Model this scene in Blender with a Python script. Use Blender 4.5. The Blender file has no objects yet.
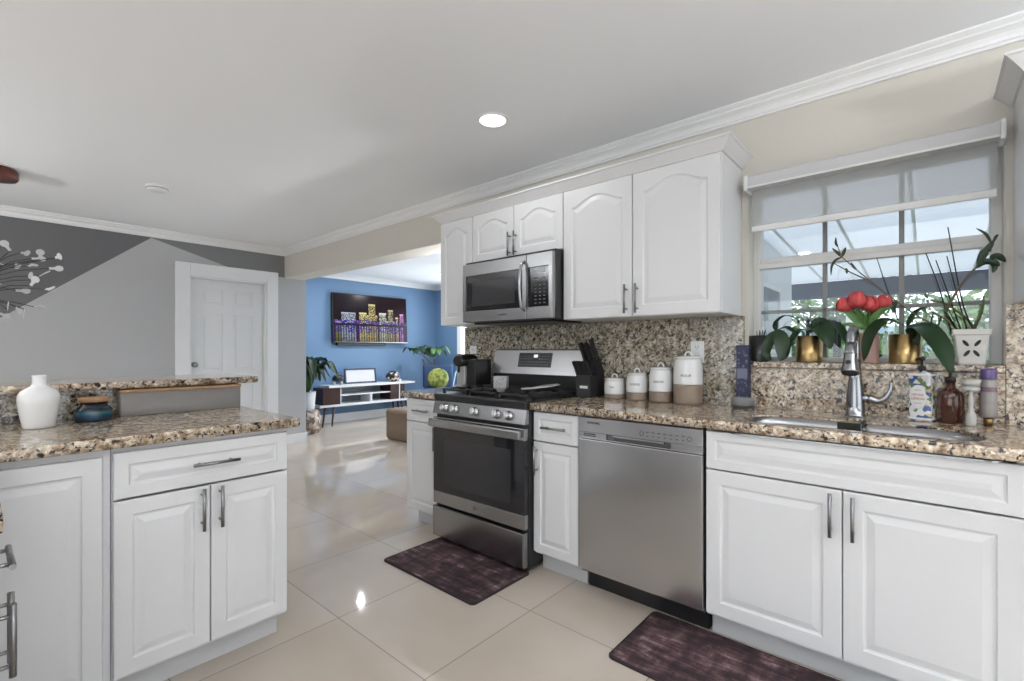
import bpy, bmesh, math, random
from mathutils import Vector, Matrix
random.seed(7)
C = bpy.context.scene.collection
SC = bpy.context.scene
PI = math.pi
# ---------------------------------------------------------------- camera
cam_data = bpy.data.cameras.new('camera')
cam_data.sensor_width = 36.0
cam_data.lens = 476.7/1024*36.0
cam_data.shift_y = 8.9/1024
cam_data.clip_start = 0.02
cam = bpy.data.objects.new('camera', cam_data); C.objects.link(cam)
cam.location = (0, 0, 1.2)
cam.rotation_euler = (PI/2, 0, -0.8526)
SC.camera = cam
# ---------------------------------------------------------------- world, lights, exposure
SC.view_settings.view_transform = 'Standard'
SC.view_settings.look = 'None'
SC.view_settings.gamma = 1.0
SC.view_settings.use_curve_mapping = False
SC.view_settings.exposure = 0.04
world = bpy.data.worlds.new('sky'); SC.world = world; world.use_nodes = True
wn = world.node_tree.nodes; wl = world.node_tree.links
bg = wn['Background']
sky = wn.new('ShaderNodeTexSky'); sky.sky_type = 'HOSEK_WILKIE'; sky.turbidity = 4.0; sky.ground_albedo = 0.4
sky.sun_direction = Vector((0.3, -0.5, 0.8)).normalized()
mixw = wn.new('ShaderNodeMix'); mixw.data_type = 'RGBA'; mixw.inputs[0].default_value = 0.75
mixw.inputs[7].default_value = (0.90, 0.96, 1.0, 1)
wl.new(sky.outputs[0], mixw.inputs[6]); wl.new(mixw.outputs[2], bg.inputs[0])
bg.inputs[1].default_value = 2.9

sun_d = bpy.data.lights.new('sun', 'SUN'); sun_d.energy = 1.1; sun_d.angle = math.radians(3); sun_d.color = (1, .98, .94)
sun_o = bpy.data.objects.new('sun', sun_d); C.objects.link(sun_o); sun_o.rotation_euler = Vector((.30, .12, .93)).to_track_quat('Z', 'Y').to_euler()
def area_light(name, loc, size, power, rot=(0, 0, 0), color=(0.97, 0.985, 1.0), size_y=None, parent=None, disk=False, spread=None):
    d = bpy.data.lights.new(name, 'AREA'); d.energy = power; d.color = color; d.size = size
    if disk: d.shape = 'DISK'
    if size_y: d.shape = 'RECTANGLE'; d.size_y = size_y
    if spread: d.spread = spread
    o = bpy.data.objects.new(name, d); C.objects.link(o); o.location = loc; o.rotation_euler = rot
    if parent: o.parent = parent
    return o

# ---------------------------------------------------------------- materials
def new_mat(name):
    m = bpy.data.materials.new(name); m.use_nodes = True
    return m, m.node_tree.nodes, m.node_tree.links, m.node_tree.nodes['Principled BSDF']
def mat(name, col, rough=0.5, metal=0.0, bump=0.0, bscale=200.0, spec=0.5, coat=0.0, trans=0.0, emit=None, estr=0.0, vary=0.0, vscale=8.0, sheen=0.0):
    m, n, l, p = new_mat(name)
    p.inputs['Base Color'].default_value = (*col, 1)
    p.inputs['Roughness'].default_value = rough
    p.inputs['Metallic'].default_value = metal
    p.inputs['Specular IOR Level'].default_value = spec
    p.inputs['Coat Weight'].default_value = coat
    p.inputs['Transmission Weight'].default_value = trans
    if emit:
        p.inputs['Emission Color'].default_value = (*emit, 1); p.inputs['Emission Strength'].default_value = estr
    tc = n.new('ShaderNodeTexCoord')
    if vary > 0:
        nz = n.new('ShaderNodeTexNoise'); nz.inputs['Scale'].default_value = vscale; nz.inputs['Detail'].default_value = 5
        l.new(tc.outputs['Object'], nz.inputs['Vector'])
        mx = n.new('ShaderNodeMix'); mx.data_type = 'RGBA'
        mx.inputs[6].default_value = (*[c*(1-vary) for c in col], 1); mx.inputs[7].default_value = (*[min(1, c*(1+vary)) for c in col], 1)
        l.new(nz.outputs[0], mx.inputs[0]); l.new(mx.outputs[2], p.inputs['Base Color'])
    if bump > 0:
        nz2 = n.new('ShaderNodeTexNoise'); nz2.inputs['Scale'].default_value = bscale
        l.new(tc.outputs['Object'], nz2.inputs['Vector'])
        bp = n.new('ShaderNodeBump'); bp.inputs['Strength'].default_value = bump; bp.inputs['Distance'].default_value = 0.002
        l.new(nz2.outputs[0], bp.inputs['Height']); l.new(bp.outputs[0], p.inputs['Normal'])
    return m
def ramp(n, stops, interp='LINEAR'):
    r = n.new('ShaderNodeValToRGB'); r.color_ramp.interpolation = interp
    e = r.color_ramp.elements
    while len(e) < len(stops): e.new(0.5)
    for i, (p, c) in enumerate(stops): e[i].position = p; e[i].color = (*c, 1)
    return r
def granite(name, dark=1.0, tone=(1, 1, 1), fine=1.0):
    m, n, l, p = new_mat(name)
    tc = n.new('ShaderNodeTexCoord')
    def noise(scale, detail=4, dist=0.0, off=0.0):
        mp = n.new('ShaderNodeMapping'); mp.inputs['Location'].default_value = (off, off*1.7, off*.6)
        l.new(tc.outputs['Object'], mp.inputs[0])
        z = n.new('ShaderNodeTexNoise'); z.inputs['Scale'].default_value = scale; z.inputs['Detail'].default_value = detail
        z.inputs['Distortion'].default_value = dist; z.inputs['Roughness'].default_value = 0.6
        l.new(mp.outputs[0], z.inputs['Vector']); return z
    def T(c): return tuple(a*b for a, b in zip(c, tone))
    base = noise(30*fine, 5, 0.6)
    rb = ramp(n, [(0.33, T((0.20, 0.135, 0.085))), (0.43, T((0.40, 0.31, 0.22))), (0.52, T((0.58, 0.49, 0.38))), (0.63, T((0.74, 0.68, 0.58)))])
    l.new(base.outputs[0], rb.inputs[0])
    vo = n.new('ShaderNodeTexVoronoi'); vo.inputs['Scale'].default_value = 95*fine; l.new(tc.outputs['Object'], vo.inputs['Vector'])
    sep = n.new('ShaderNodeSeparateColor'); l.new(vo.outputs['Color'], sep.inputs[0])
    rv = ramp(n, [(0.0, (0.42, 0.38, 0.34)), (0.35, (0.85, 0.83, 0.80)), (0.8, (1.2, 1.18, 1.15)), (1.0, (1.5, 1.48, 1.45))])
    l.new(sep.outputs[0], rv.inputs[0])
    mul = n.new('ShaderNodeMix'); mul.data_type = 'RGBA'; mul.blend_type = 'MULTIPLY'; mul.inputs[0].default_value = 0.8
    l.new(rb.outputs[0], mul.inputs[6]); l.new(rv.outputs[0], mul.inputs[7])
    sp = noise(52*fine, 3, 0.8, 5.3)
    rs = ramp(n, [(0.33+0.045*dark, (1, 1, 1)), (0.375+0.05*dark, (0, 0, 0))])
    l.new(sp.outputs[0], rs.inputs[0])
    mx = n.new('ShaderNodeMix'); mx.data_type = 'RGBA'
    l.new(rs.outputs[0], mx.inputs[0]); l.new(mul.outputs[2], mx.inputs[6]); mx.inputs[7].default_value = (0.03, 0.02, 0.018, 1)
    gr = noise(14*fine, 3, 0.5, 11.0)
    rg = ramp(n, [(0.54, (0, 0, 0)), (0.66, (0.6, 0.6, 0.6))]); l.new(gr.outputs[0], rg.inputs[0])
    mg = n.new('ShaderNodeMix'); mg.data_type = 'RGBA'; mg.blend_type = 'MIX'
    l.new(rg.outputs[0], mg.inputs[0]); l.new(mx.outputs[2], mg.inputs[6])
    gcol = n.new('ShaderNodeMix'); gcol.data_type = 'RGBA'; gcol.blend_type = 'MULTIPLY'; gcol.inputs[0].default_value = 1.0
    l.new(mx.outputs[2], gcol.inputs[6]); gcol.inputs[7].default_value = (0.62, 0.6, 0.62, 1)
    l.new(gcol.outputs[2], mg.inputs[7])
    l.new(mg.outputs[2], p.inputs['Base Color'])
    p.inputs['Roughness'].default_value = 0.09
    p.inputs['Specular IOR Level'].default_value = 0.6
    return m
def steel(name, col=(0.55, 0.55, 0.56), rough=0.28, axis=2, streak=90.0):
    m, n, l, p = new_mat(name)
    tc = n.new('ShaderNodeTexCoord'); mp = n.new('ShaderNodeMapping')
    s = [streak]*3; s[axis] = 1.5; mp.inputs['Scale'].default_value = s
    nz = n.new('ShaderNodeTexNoise'); nz.inputs['Scale'].default_value = 6; nz.inputs['Detail'].default_value = 4
    l.new(tc.outputs['Object'], mp.inputs[0]); l.new(mp.outputs[0], nz.inputs['Vector'])
    mr = n.new('ShaderNodeMapRange'); mr.inputs[3].default_value = rough*0.88; mr.inputs[4].default_value = rough*1.15
    l.new(nz.outputs[0], mr.inputs[0]); l.new(mr.outputs[0], p.inputs['Roughness'])
    mx = n.new('ShaderNodeMix'); mx.data_type = 'RGBA'
    mx.inputs[6].default_value = (*[c*0.985 for c in col], 1); mx.inputs[7].default_value = (*[min(1, c*1.015) for c in col], 1)
    l.new(nz.outputs[0], mx.inputs[0]); l.new(mx.outputs[2], p.inputs['Base Color'])
    p.inputs['Metallic'].default_value = 1.0
    return m
def tile_floor():
    m, n, l, p = new_mat('porcelain_tile')
    g = n.new('ShaderNodeNewGeometry'); sx = n.new('ShaderNodeSeparateXYZ'); l.new(g.outputs['Position'], sx.inputs[0])
    def M(op, a, b=None, c=None):
        k = n.new('ShaderNodeMath'); k.operation = op
        for i, v in enumerate((a, b, c)):
            if v is None: continue
            if isinstance(v, (int, float)): k.inputs[i].default_value = v
            else: l.new(v, k.inputs[i])
        return k.outputs[0]
    P = 0.609
    def line(o, off):
        t = M('DIVIDE', M('SUBTRACT', o, off), P)
        f = M('FRACT', t); d = M('MINIMUM', f, M('SUBTRACT', 1.0, f))
        return M('LESS_THAN', d, 0.0032), M('FLOOR', t)
    lx, fx = line(sx.outputs[0], 1.094); ly, fy = line(sx.outputs[1], 1.378)
    grout = M('MAXIMUM', lx, ly)
    cb = n.new('ShaderNodeCombineXYZ'); l.new(fx, cb.inputs[0]); l.new(fy, cb.inputs[1])
    wt = n.new('ShaderNodeTexWhiteNoise'); l.new(cb.outputs[0], wt.inputs[0])
    nz = n.new('ShaderNodeTexNoise'); nz.inputs['Scale'].default_value = 2.2; nz.inputs['Detail'].default_value = 6; l.new(g.outputs['Position'], nz.inputs['Vector'])
    nf = n.new('ShaderNodeTexNoise'); nf.inputs['Scale'].default_value = 260; l.new(g.outputs['Position'], nf.inputs['Vector'])
    v = M('ADD', M('MULTIPLY', wt.outputs[0], 0.25), M('ADD', M('MULTIPLY', nz.outputs[0], 0.6), M('MULTIPLY', nf.outputs[0], 0.15)))
    r = ramp(n, [(0.25, (0.47, 0.405, 0.34)), (0.8, (0.60, 0.53, 0.455))]); l.new(v, r.inputs[0])
    mx = n.new('ShaderNodeMix'); mx.data_type = 'RGBA'; l.new(grout, mx.inputs[0]); l.new(r.outputs[0], mx.inputs[6]); mx.inputs[7].default_value = (0.22, 0.17, 0.13, 1)
    l.new(mx.outputs[2], p.inputs['Base Color'])
    mr = n.new('ShaderNodeMapRange'); mr.inputs[3].default_value = 0.045; mr.inputs[4].default_value = 0.6; l.new(grout, mr.inputs[0]); l.new(mr.outputs[0], p.inputs['Roughness'])
    return m
def grey_wall():
    m, n, l, p = new_mat('two_tone_grey_paint_with_shade')
    g = n.new('ShaderNodeNewGeometry'); sx = n.new('ShaderNodeSeparateXYZ'); l.new(g.outputs['Position'], sx.inputs[0])
    X, Z = sx.outputs[0], sx.outputs[2]
    def M(op, a, b):
        k = n.new('ShaderNodeMath'); k.operation = op
        for i, v in enumerate((a, b)):
            if isinstance(v, (int, float)): k.inputs[i].default_value = v
            else: l.new(v, k.inputs[i])
        return k.outputs[0]
    m1 = M('MULTIPLY', M('GREATER_THAN', Z, M('ADD', M('MULTIPLY', X, 0.827), 1.314)), M('LESS_THAN', X, 1.26))
    m_shade = M('MULTIPLY', M('GREATER_THAN', Z, M('ADD', M('MULTIPLY', X, -0.29), 2.72)), M('MULTIPLY', M('GREATER_THAN', X, 1.24), M('LESS_THAN', X, 2.63)))  # band above the door: soft shadow painted in as a darker grey
    m_shade = M('MULTIPLY', m_shade, M('GREATER_THAN', Z, 2.10))
    c2 = n.new('ShaderNodeMix'); c2.data_type = 'RGBA'; l.new(m_shade, c2.inputs[0]); c2.inputs[6].default_value = (0.135, 0.135, 0.138, 1); c2.inputs[7].default_value = (0.20, 0.20, 0.203, 1)
    mk = M('MAXIMUM', m1, m_shade)
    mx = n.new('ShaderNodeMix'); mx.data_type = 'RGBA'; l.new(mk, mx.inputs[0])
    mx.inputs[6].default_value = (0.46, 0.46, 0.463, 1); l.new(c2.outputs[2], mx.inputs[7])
    l.new(mx.outputs[2], p.inputs['Base Color']); p.inputs['Roughness'].default_value = 0.6
    return m
def rug_mat():
    m, n, l, p = new_mat('distressed_rug')
    tc = n.new('ShaderNodeTexCoord')
    def noise(sc, scale, detail, off=0):
        mp = n.new('ShaderNodeMapping'); mp.inputs['Scale'].default_value = sc; mp.inputs['Location'].default_value = (off, off, 0)
        l.new(tc.outputs['Object'], mp.inputs[0])
        z = n.new('ShaderNodeTexNoise'); z.inputs['Scale'].default_value = scale; z.inputs['Detail'].default_value = detail; z.inputs['Roughness'].default_value = 0.7
        l.new(mp.outputs[0], z.inputs['Vector']); return z
    a = noise((1, 2.5, 1), 4, 10); b = noise((5, 1, 1), 5, 8, 3.0)
    ad = n.new('ShaderNodeMath'); ad.operation = 'ADD'; l.new(a.outputs[0], ad.inputs[0]); l.new(b.outputs[0], ad.inputs[1])
    hf = n.new('ShaderNodeMath'); hf.operation = 'MULTIPLY'; hf.inputs[1].default_value = 0.5; l.new(ad.outputs[0], hf.inputs[0])
    r = ramp(n, [(0.42, (0.010, 0.006, 0.008)), (0.49, (0.040, 0.018, 0.022)), (0.55, (0.10, 0.055, 0.060)), (0.62, (0.30, 0.22, 0.225))])
    l.new(hf.outputs[0], r.inputs[0]); l.new(r.outputs[0], p.inputs['Base Color']); p.inputs['Roughness'].default_value = 0.85
    return m
def glass_pane(name, tint=(0.97, 0.99, 1.0), refl=0.06):
    m, n, l, p = new_mat(name); n.remove(p)
    t = n.new('ShaderNodeBsdfTransparent'); t.inputs[0].default_value = (*tint, 1)
    g = n.new('ShaderNodeBsdfGlossy'); g.inputs['Roughness'].default_value = 0.02
    mx = n.new('ShaderNodeMixShader'); mx.inputs[0].default_value = refl
    l.new(t.outputs[0], mx.inputs[1]); l.new(g.outputs[0], mx.inputs[2]); l.new(mx.outputs[0], n['Material Output'].inputs[0])
    return m
def translucent(name, col, transp=0.2, trl=0.5):
    m, n, l, p = new_mat(name)
    p.inputs['Base Color'].default_value = (*col, 1); p.inputs['Roughness'].default_value = 0.9
    t = n.new('ShaderNodeBsdfTranslucent'); t.inputs[0].default_value = (*col, 1)
    tr = n.new('ShaderNodeBsdfTransparent')
    a = n.new('ShaderNodeMixShader'); a.inputs[0].default_value = trl; b = n.new('ShaderNodeMixShader'); b.inputs[0].default_value = transp
    l.new(p.outputs[0], a.inputs[1]); l.new(t.outputs[0], a.inputs[2]); l.new(a.outputs[0], b.inputs[1]); l.new(tr.outputs[0], b.inputs[2])
    l.new(b.outputs[0], n['Material Output'].inputs[0])
    return m
def attr_mat(name, emit=0.0, rough=0.5):
    m, n, l, p = new_mat(name)
    at = n.new('ShaderNodeVertexColor'); at.layer_name = 'Col'
    if emit > 0:
        l.new(at.outputs[0], p.inputs['Emission Color']); p.inputs['Emission Strength'].default_value = emit; p.inputs['Base Color'].default_value = (0.005, 0.005, 0.006, 1); p.inputs['Specular IOR Level'].default_value = 0.12
    else: l.new(at.outputs[0], p.inputs['Base Color'])
    p.inputs['Roughness'].default_value = rough
    return m
M_ = {}
M_['ceiling'] = mat('white_ceiling_paint', (0.865, 0.88, 0.905), 0.8)
M_['trim'] = mat('white_gloss_trim', (0.82, 0.82, 0.82), 0.35)
M_['beige'] = mat('beige_wall_paint', (0.63, 0.60, 0.54), 0.7)
M_['cab'] = mat('white_thermofoil', (0.71, 0.71, 0.72), 0.34)
M_['cab_in'] = mat('white_melamine', (0.55, 0.55, 0.56), 0.5)
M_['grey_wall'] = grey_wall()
M_['blue'] = mat('blue_wall_paint', (0.135, 0.235, 0.385), 0.55)
M_['floor'] = tile_floor()
M_['granite'] = granite('polished_brown_granite', 1.5, (0.95, 0.93, 0.92), 1.15)
M_['granite_wall'] = granite('polished_granite_splash', 1.6, (0.70, 0.76, 0.80), 1.15)  # same granite, the greyer light on the splash put into its tone
M_['steel'] = steel('brushed_stainless', (0.50, 0.50, 0.51), 0.23, 2)
M_['steel_h'] = steel('brushed_stainless_horizontal', (0.36, 0.36, 0.365), 0.25, 0)
M_['nickel'] = mat('brushed_nickel', (0.27, 0.27, 0.275), 0.3, 1.0)
M_['chrome'] = mat('satin_chrome', (0.34, 0.35, 0.37), 0.2, 1.0)
M_['black'] = mat('black_enamel', (0.012, 0.012, 0.013), 0.3)
M_['black_gloss'] = mat('black_glass', (0.010, 0.010, 0.012), 0.05, spec=0.6)
M_['iron'] = mat('cast_iron', (0.015, 0.015, 0.016), 0.5, bump=0.3)
M_['black_matte'] = mat('black_matte', (0.014, 0.014, 0.015), 0.6)
M_['dark_grey'] = mat('dark_grey_plastic', (0.08, 0.08, 0.085), 0.5)
M_['mark'] = mat('grey_lettering', (0.55, 0.55, 0.56), 0.5)
M_['ink'] = mat('dark_lettering', (0.03, 0.03, 0.035), 0.6)
M_['white_cer'] = mat('white_glazed_ceramic', (0.80, 0.80, 0.80), 0.18, coat=0.4)
M_['white_matte'] = mat('white_matte', (0.75, 0.75, 0.74), 0.6)
M_['tan_cer'] = mat('tan_ceramic', (0.25, 0.19, 0.145), 0.5, bump=0.2, bscale=60)
M_['rug'] = rug_mat()
M_['rug_edge'] = mat('rug_binding', (0.02, 0.012, 0.014), 0.9)
M_['wood'] = mat('bamboo_wood', (0.36, 0.20, 0.10), 0.5, vary=0.3, vscale=40)
M_['dark_wood'] = mat('dark_walnut', (0.045, 0.018, 0.015), 0.4, vary=0.4, vscale=14)
M_['leaf'] = mat('dark_green_leaf', (0.008, 0.032, 0.008), 0.45, vary=0.35, vscale=20)
M_['leaf_l'] = mat('light_green_leaf', (0.065, 0.15, 0.03), 0.4, vary=0.35, vscale=20)
M_['stem'] = mat('brown_stem', (0.13, 0.10, 0.05), 0.6, vary=0.3)
M_['gold'] = mat('brass', (0.42, 0.29, 0.13), 0.28, 1.0)
M_['red'] = mat('red_petal', (0.50, 0.055, 0.06), 0.5, vary=0.4, vscale=60)
M_['glass'] = glass_pane('window_glass')
M_['frame'] = mat('window_frame_paint', (0.66, 0.655, 0.64), 0.4)
# ---------------------------------------------------------------- mesh builder
class MB:
    def __init__(s): s.bm = bmesh.new(); s.mi = 0; s.mt = Matrix.Identity(4); s.sm = False
    def _v(s, p): return s.bm.verts.new(s.mt @ Vector(p))
    def face(s, vs, smooth=None):
        try: f = s.bm.faces.new(vs)
        except ValueError: return None
        f.material_index = s.mi; f.smooth = s.sm if smooth is None else smooth
        return f
    def box(s, x0, x1, y0, y1, z0, z1, bev=0.0, seg=2):
        tmp = bmesh.new()
        v = [tmp.verts.new((x, y, z)) for z in (z0, z1) for y in (y0, y1) for x in (x0, x1)]
        for q in ((0, 2, 3, 1), (4, 5, 7, 6), (0, 1, 5, 4), (2, 6, 7, 3), (0, 4, 6, 2), (1, 3, 7, 5)): tmp.faces.new([v[i] for i in q])
        if bev > 0: bmesh.ops.bevel(tmp, geom=list(tmp.edges), offset=bev, segments=seg, affect='EDGES', profile=0.5)
        s.add(tmp); tmp.free(); return s
    def add(s, bm2, smooth=None):
        mp = {}
        for v in bm2.verts: mp[v] = s._v(v.co)
        for f in bm2.faces: s.face([mp[v] for v in f.verts], s.sm if smooth is None else smooth)
    def loops(s, ls, close0=False, close1=False, smooth=True, cyc=True):
        rings = [[s._v(p) for p in l] for l in ls]
        n = len(rings[0])
        for a, b in zip(rings, rings[1:]):
            for i in range(n if cyc else n-1):
                j = (i+1) % n; s.face([a[i], a[j], b[j], b[i]], smooth)
        if close0: s.face(list(reversed(rings[0])), False)
        if close1: s.face(rings[-1], False)
        return rings
    def lathe(s, prof, c=(0, 0, 0), n=32, close0=True, close1=True, sx=1.0, sy=1.0):
        ls = [[(c[0]+r*math.cos(2*PI*i/n)*sx, c[1]+r*math.sin(2*PI*i/n)*sy, c[2]+z) for i in range(n)] for r, z in prof]
        s.loops(ls, close0, close1); return s
    def tube(s, pts, r, n=8, caps=True):
        pts = [Vector(p) for p in pts]; rr = r if isinstance(r, (list, tuple)) else [r]*len(pts)
        ls = []; up = None
        for i, p in enumerate(pts):
            t = (pts[min(i+1, len(pts)-1)]-pts[max(i-1, 0)]).normalized()
            if up is None:
                up = Vector((0, 0, 1)) if abs(t.z) < 0.9 else Vector((1, 0, 0))
            a = t.cross(up).normalized(); b = a.cross(t).normalized(); up = b
            ls.append([p+(a*math.cos(2*PI*k/n)+b*math.sin(2*PI*k/n))*rr[i] for k in range(n)])
        s.loops(ls, caps, caps); return s
    def cyl(s, p0, p1, r, n=16): return s.tube([p0, p1], r, n)
    def prism(s, pts, axis_a, axis_b, vec, o=(0, 0, 0)):
        A, B, V, O = Vector(axis_a), Vector(axis_b), Vector(vec), Vector(o)
        r0 = [O+A*a+B*b for a, b in pts]; r1 = [p+V for p in r0]
        s.loops([r0, r1], True, True, False); return s
    def build(s, name, mats, parent=None, loc=None):
        bmesh.ops.recalc_face_normals(s.bm, faces=s.bm.faces)
        me = bpy.data.meshes.new(name); s.bm.to_mesh(me); s.bm.free()
        for m in (mats if isinstance(mats, (list, tuple)) else [mats]): me.materials.append(m)
        o = bpy.data.objects.new(name, me); C.objects.link(o)
        if parent: o.parent = parent
        if loc: o.location = loc
        return o
def cr(pts, n=6):
    """smooth curve through the points"""
    P = [Vector(p) for p in pts]; P = [P[0]*2-P[1]]+P+[P[-1]*2-P[-2]]; out = []
    for i in range(1, len(P)-2):
        for k in range(n):
            t = k/n; a, b, c, d = P[i-1], P[i], P[i+1], P[i+2]
            out.append(0.5*((2*b)+(c-a)*t+(2*a-5*b+4*c-d)*t*t+(3*b-a-3*c+d)*t**3))
    out.append(P[-2]); return out
def leaf(mb, pts, w, facing=(0, 0, 1), n=6, fold=0.18, tip=0.9):
    P = cr(pts, n); N = len(P); f = Vector(facing); rows = []
    for i, p in enumerate(P):
        t = (P[min(i+1, N-1)]-P[max(i-1, 0)]).normalized(); sd = t.cross(f)
        if sd.length < 1e-3: sd = Vector((1, 0, 0))
        sd.normalize(); nn = sd.cross(t).normalized()
        u = i/(N-1); ww = w*0.5*max(0.05, math.sin(PI*min(1, u**tip*0.97+0.03))**0.62)
        rows.append([mb._v(p-sd*ww), mb._v(p-sd*ww*0.5-nn*ww*fold*0.8), mb._v(p-nn*ww*fold*1.4), mb._v(p+sd*ww*0.5-nn*ww*fold*0.8), mb._v(p+sd*ww)])
    for a, b in zip(rows, rows[1:]):
        for k in range(4): mb.face([a[k], a[k+1], b[k+1], b[k]], True)
def tag(o, label=None, cat=None, group=None, kind=None):
    if label: o['label'] = label
    if cat: o['category'] = cat
    if group: o['group'] = group
    if kind: o['kind'] = kind
    return o
def thing(name, label, cat, loc=(0, 0, 0), rz=0.0, group=None):
    o = bpy.data.objects.new(name, None); C.objects.link(o); o.location = loc; o.rotation_euler = (0, 0, rz); o.empty_display_size = 0.1
    return tag(o, label, cat, group)
def struct(name, mb, m, parent=None, label=None):
    o = mb.build(name, m, parent)
    if not parent: o['kind'] = 'structure'
    if label: o['label'] = label
    return o
def copy_tree(o, parent=None):
    c = o.copy(); C.objects.link(c); c.parent = parent
    for ch in list(o.children): copy_tree(ch, c)
    return c
def text_mb(txt, size, extrude=0.0006):
    cu = bpy.data.curves.new('lettering', 'FONT'); cu.body = txt; cu.size = size; cu.extrude = extrude; cu.align_x = 'CENTER'; cu.align_y = 'CENTER'
    ob = bpy.data.objects.new('lettering', cu); C.objects.link(ob)
    bpy.context.view_layer.update()
    me = bpy.data.meshes.new_from_object(ob.evaluated_get(bpy.context.evaluated_depsgraph_get()))
    bpy.data.objects.remove(ob); bpy.data.curves.remove(cu)
    return me
def text_obj(name, txt, size, m, parent, fn):
    """fn maps the flat lettering (x right, y up, z out) to the parent's space"""
    me = text_mb(txt, size)
    for v in me.vertices: v.co = Vector(fn(v.co.x, v.co.y, v.co.z))
    me.materials.clear(); me.materials.append(m); me.update()
    o = bpy.data.objects.new(name, me); C.objects.link(o); o.parent = parent
    return o
def inset_poly(pts, d):
    n = len(pts); out = []
    area = sum(pts[i][0]*pts[(i+1) % n][1]-pts[(i+1) % n][0]*pts[i][1] for i in range(n))
    sg = 1 if area > 0 else -1
    for i in range(n):
        a, b, c = Vector(pts[i-1]), Vector(pts[i]), Vector(pts[(i+1) % n])
        e1 = (b-a).normalized(); e2 = (c-b).normalized()
        n1 = Vector((-e1.y, e1.x))*sg; n2 = Vector((-e2.y, e2.x))*sg
        m = (n1+n2); k = m.length
        m = m/k if k > 1e-6 else n1
        out.append(tuple(b+m*(d/max(0.3, m.dot(n1)))))
    return out
def rrect(x0, x1, y0, y1, r, n=5):
    out = []
    for cx, cy, a0 in ((x1-r, y1-r, 0), (x0+r, y1-r, 90), (x0+r, y0+r, 180), (x1-r, y0+r, 270)):
        for k in range(n+1):
            a = math.radians(a0+90*k/n); out.append((cx+r*math.cos(a), cy+r*math.sin(a)))
    return out
def slab(mb, outer, holes, z0, z1, r=0.0):
    """plate with rounded outer edge and holes"""
    def cap(loops_, z):
        t = bmesh.new(); es = []
        for lp in loops_:
            vs = [t.verts.new((p[0], p[1], z)) for p in lp]
            es += [t.edges.new((vs[i], vs[(i+1) % len(vs)])) for i in range(len(vs))]
        bmesh.ops.triangle_fill(t, use_beauty=True, edges=es)
        mb.add(t, False); t.free()
    if r > 0:
        prof = [(z0, r*0.6), (z0+r*0.6, 0.0), (z1-r, 0.0), (z1-r*0.3, r*0.3), (z1, r)]
    else: prof = [(z0, 0), (z1, 0)]
    ls = [[(p[0], p[1], z) for p in (inset_poly(outer, d) if d > 0 else outer)] for z, d in prof]
    mb.loops(ls, smooth=(r > 0))
    for h in holes: mb.loops([[(p[0], p[1], z) for p in h] for z in (z0, z1)], smooth=False)
    cap([inset_poly(outer, prof[-1][1]) if prof[-1][1] else outer]+holes, z1)
    cap([inset_poly(outer, prof[0][1]) if prof[0][1] else outer]+holes, z0)
    bmesh.ops.remove_doubles(mb.bm, verts=mb.bm.verts, dist=1e-5)
    return mb
# ================================================================ THE SETTING
XW = 2.615; YF = 6.06; YT = 7.35; XL = 6.11; H = 2.44
mb = MB(); mb.box(-4.6, 2.86, -3.6, 7.6, -0.1, 0.0); mb.box(2.86, 6.3, 2.4, 7.6, -0.1, 0.0); struct('floor', mb, M_['floor'])
mb = MB(); mb.box(-4.6, 2.86, -3.6, 7.6, H, H+0.1); mb.box(2.86, 6.3, 2.4, 7.6, H, H+0.1); struct('ceiling', mb, M_['ceiling'])
# kitchen wall with the sink window and the wide opening to the living room
mb = MB()
W1 = 2.86
mb.box(XW, W1, -3.6, -0.222, 0, H)
mb.box(XW, W1, -0.222, 0.692, 0, 1.11)
mb.box(XW, W1, -0.222, 0.692, 2.03, H)
mb.box(XW, W1, 0.692, 2.76, 0, H)
mb.box(XW, W1, 2.76, YF, 2.09, H)
struct('wall_right', mb, M_['beige'])
# grey far wall with its door opening
mb = MB()
mb.box(-4.6, 1.599, YF, YF+0.14, 0, H); mb.box(2.401, 2.888, YF, YF+0.14, 0, H); mb.box(1.599, 2.401, YF, YF+0.14, 2.006, H)
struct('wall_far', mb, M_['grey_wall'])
mb = MB(); mb.box(2.7, 6.3, YT, YT+0.12, 0, H); struct('wall_living_far', mb, M_['blue'])
mb = MB(); mb.box(2.748, 2.888, YF+0.14, YT, 0, H); struct('wall_living_left', mb, M_['blue'])
mb = MB()
mb.box(XL, XL+0.12, 6.66, YT, 0, H); mb.box(XL, XL+0.12, 2.4, 4.7, 0, H); mb.box(XL, XL+0.12, 4.7, 6.66, 2.12, H); mb.box(XL, XL+0.12, 4.7, 6.66, 0, 0.1)
struct('wall_living_right', mb, M_['blue'])
mb = MB(); mb.box(W1, XL, 2.4, 2.5, 0, H); struct('wall_living_near', mb, M_['blue'])
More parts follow.
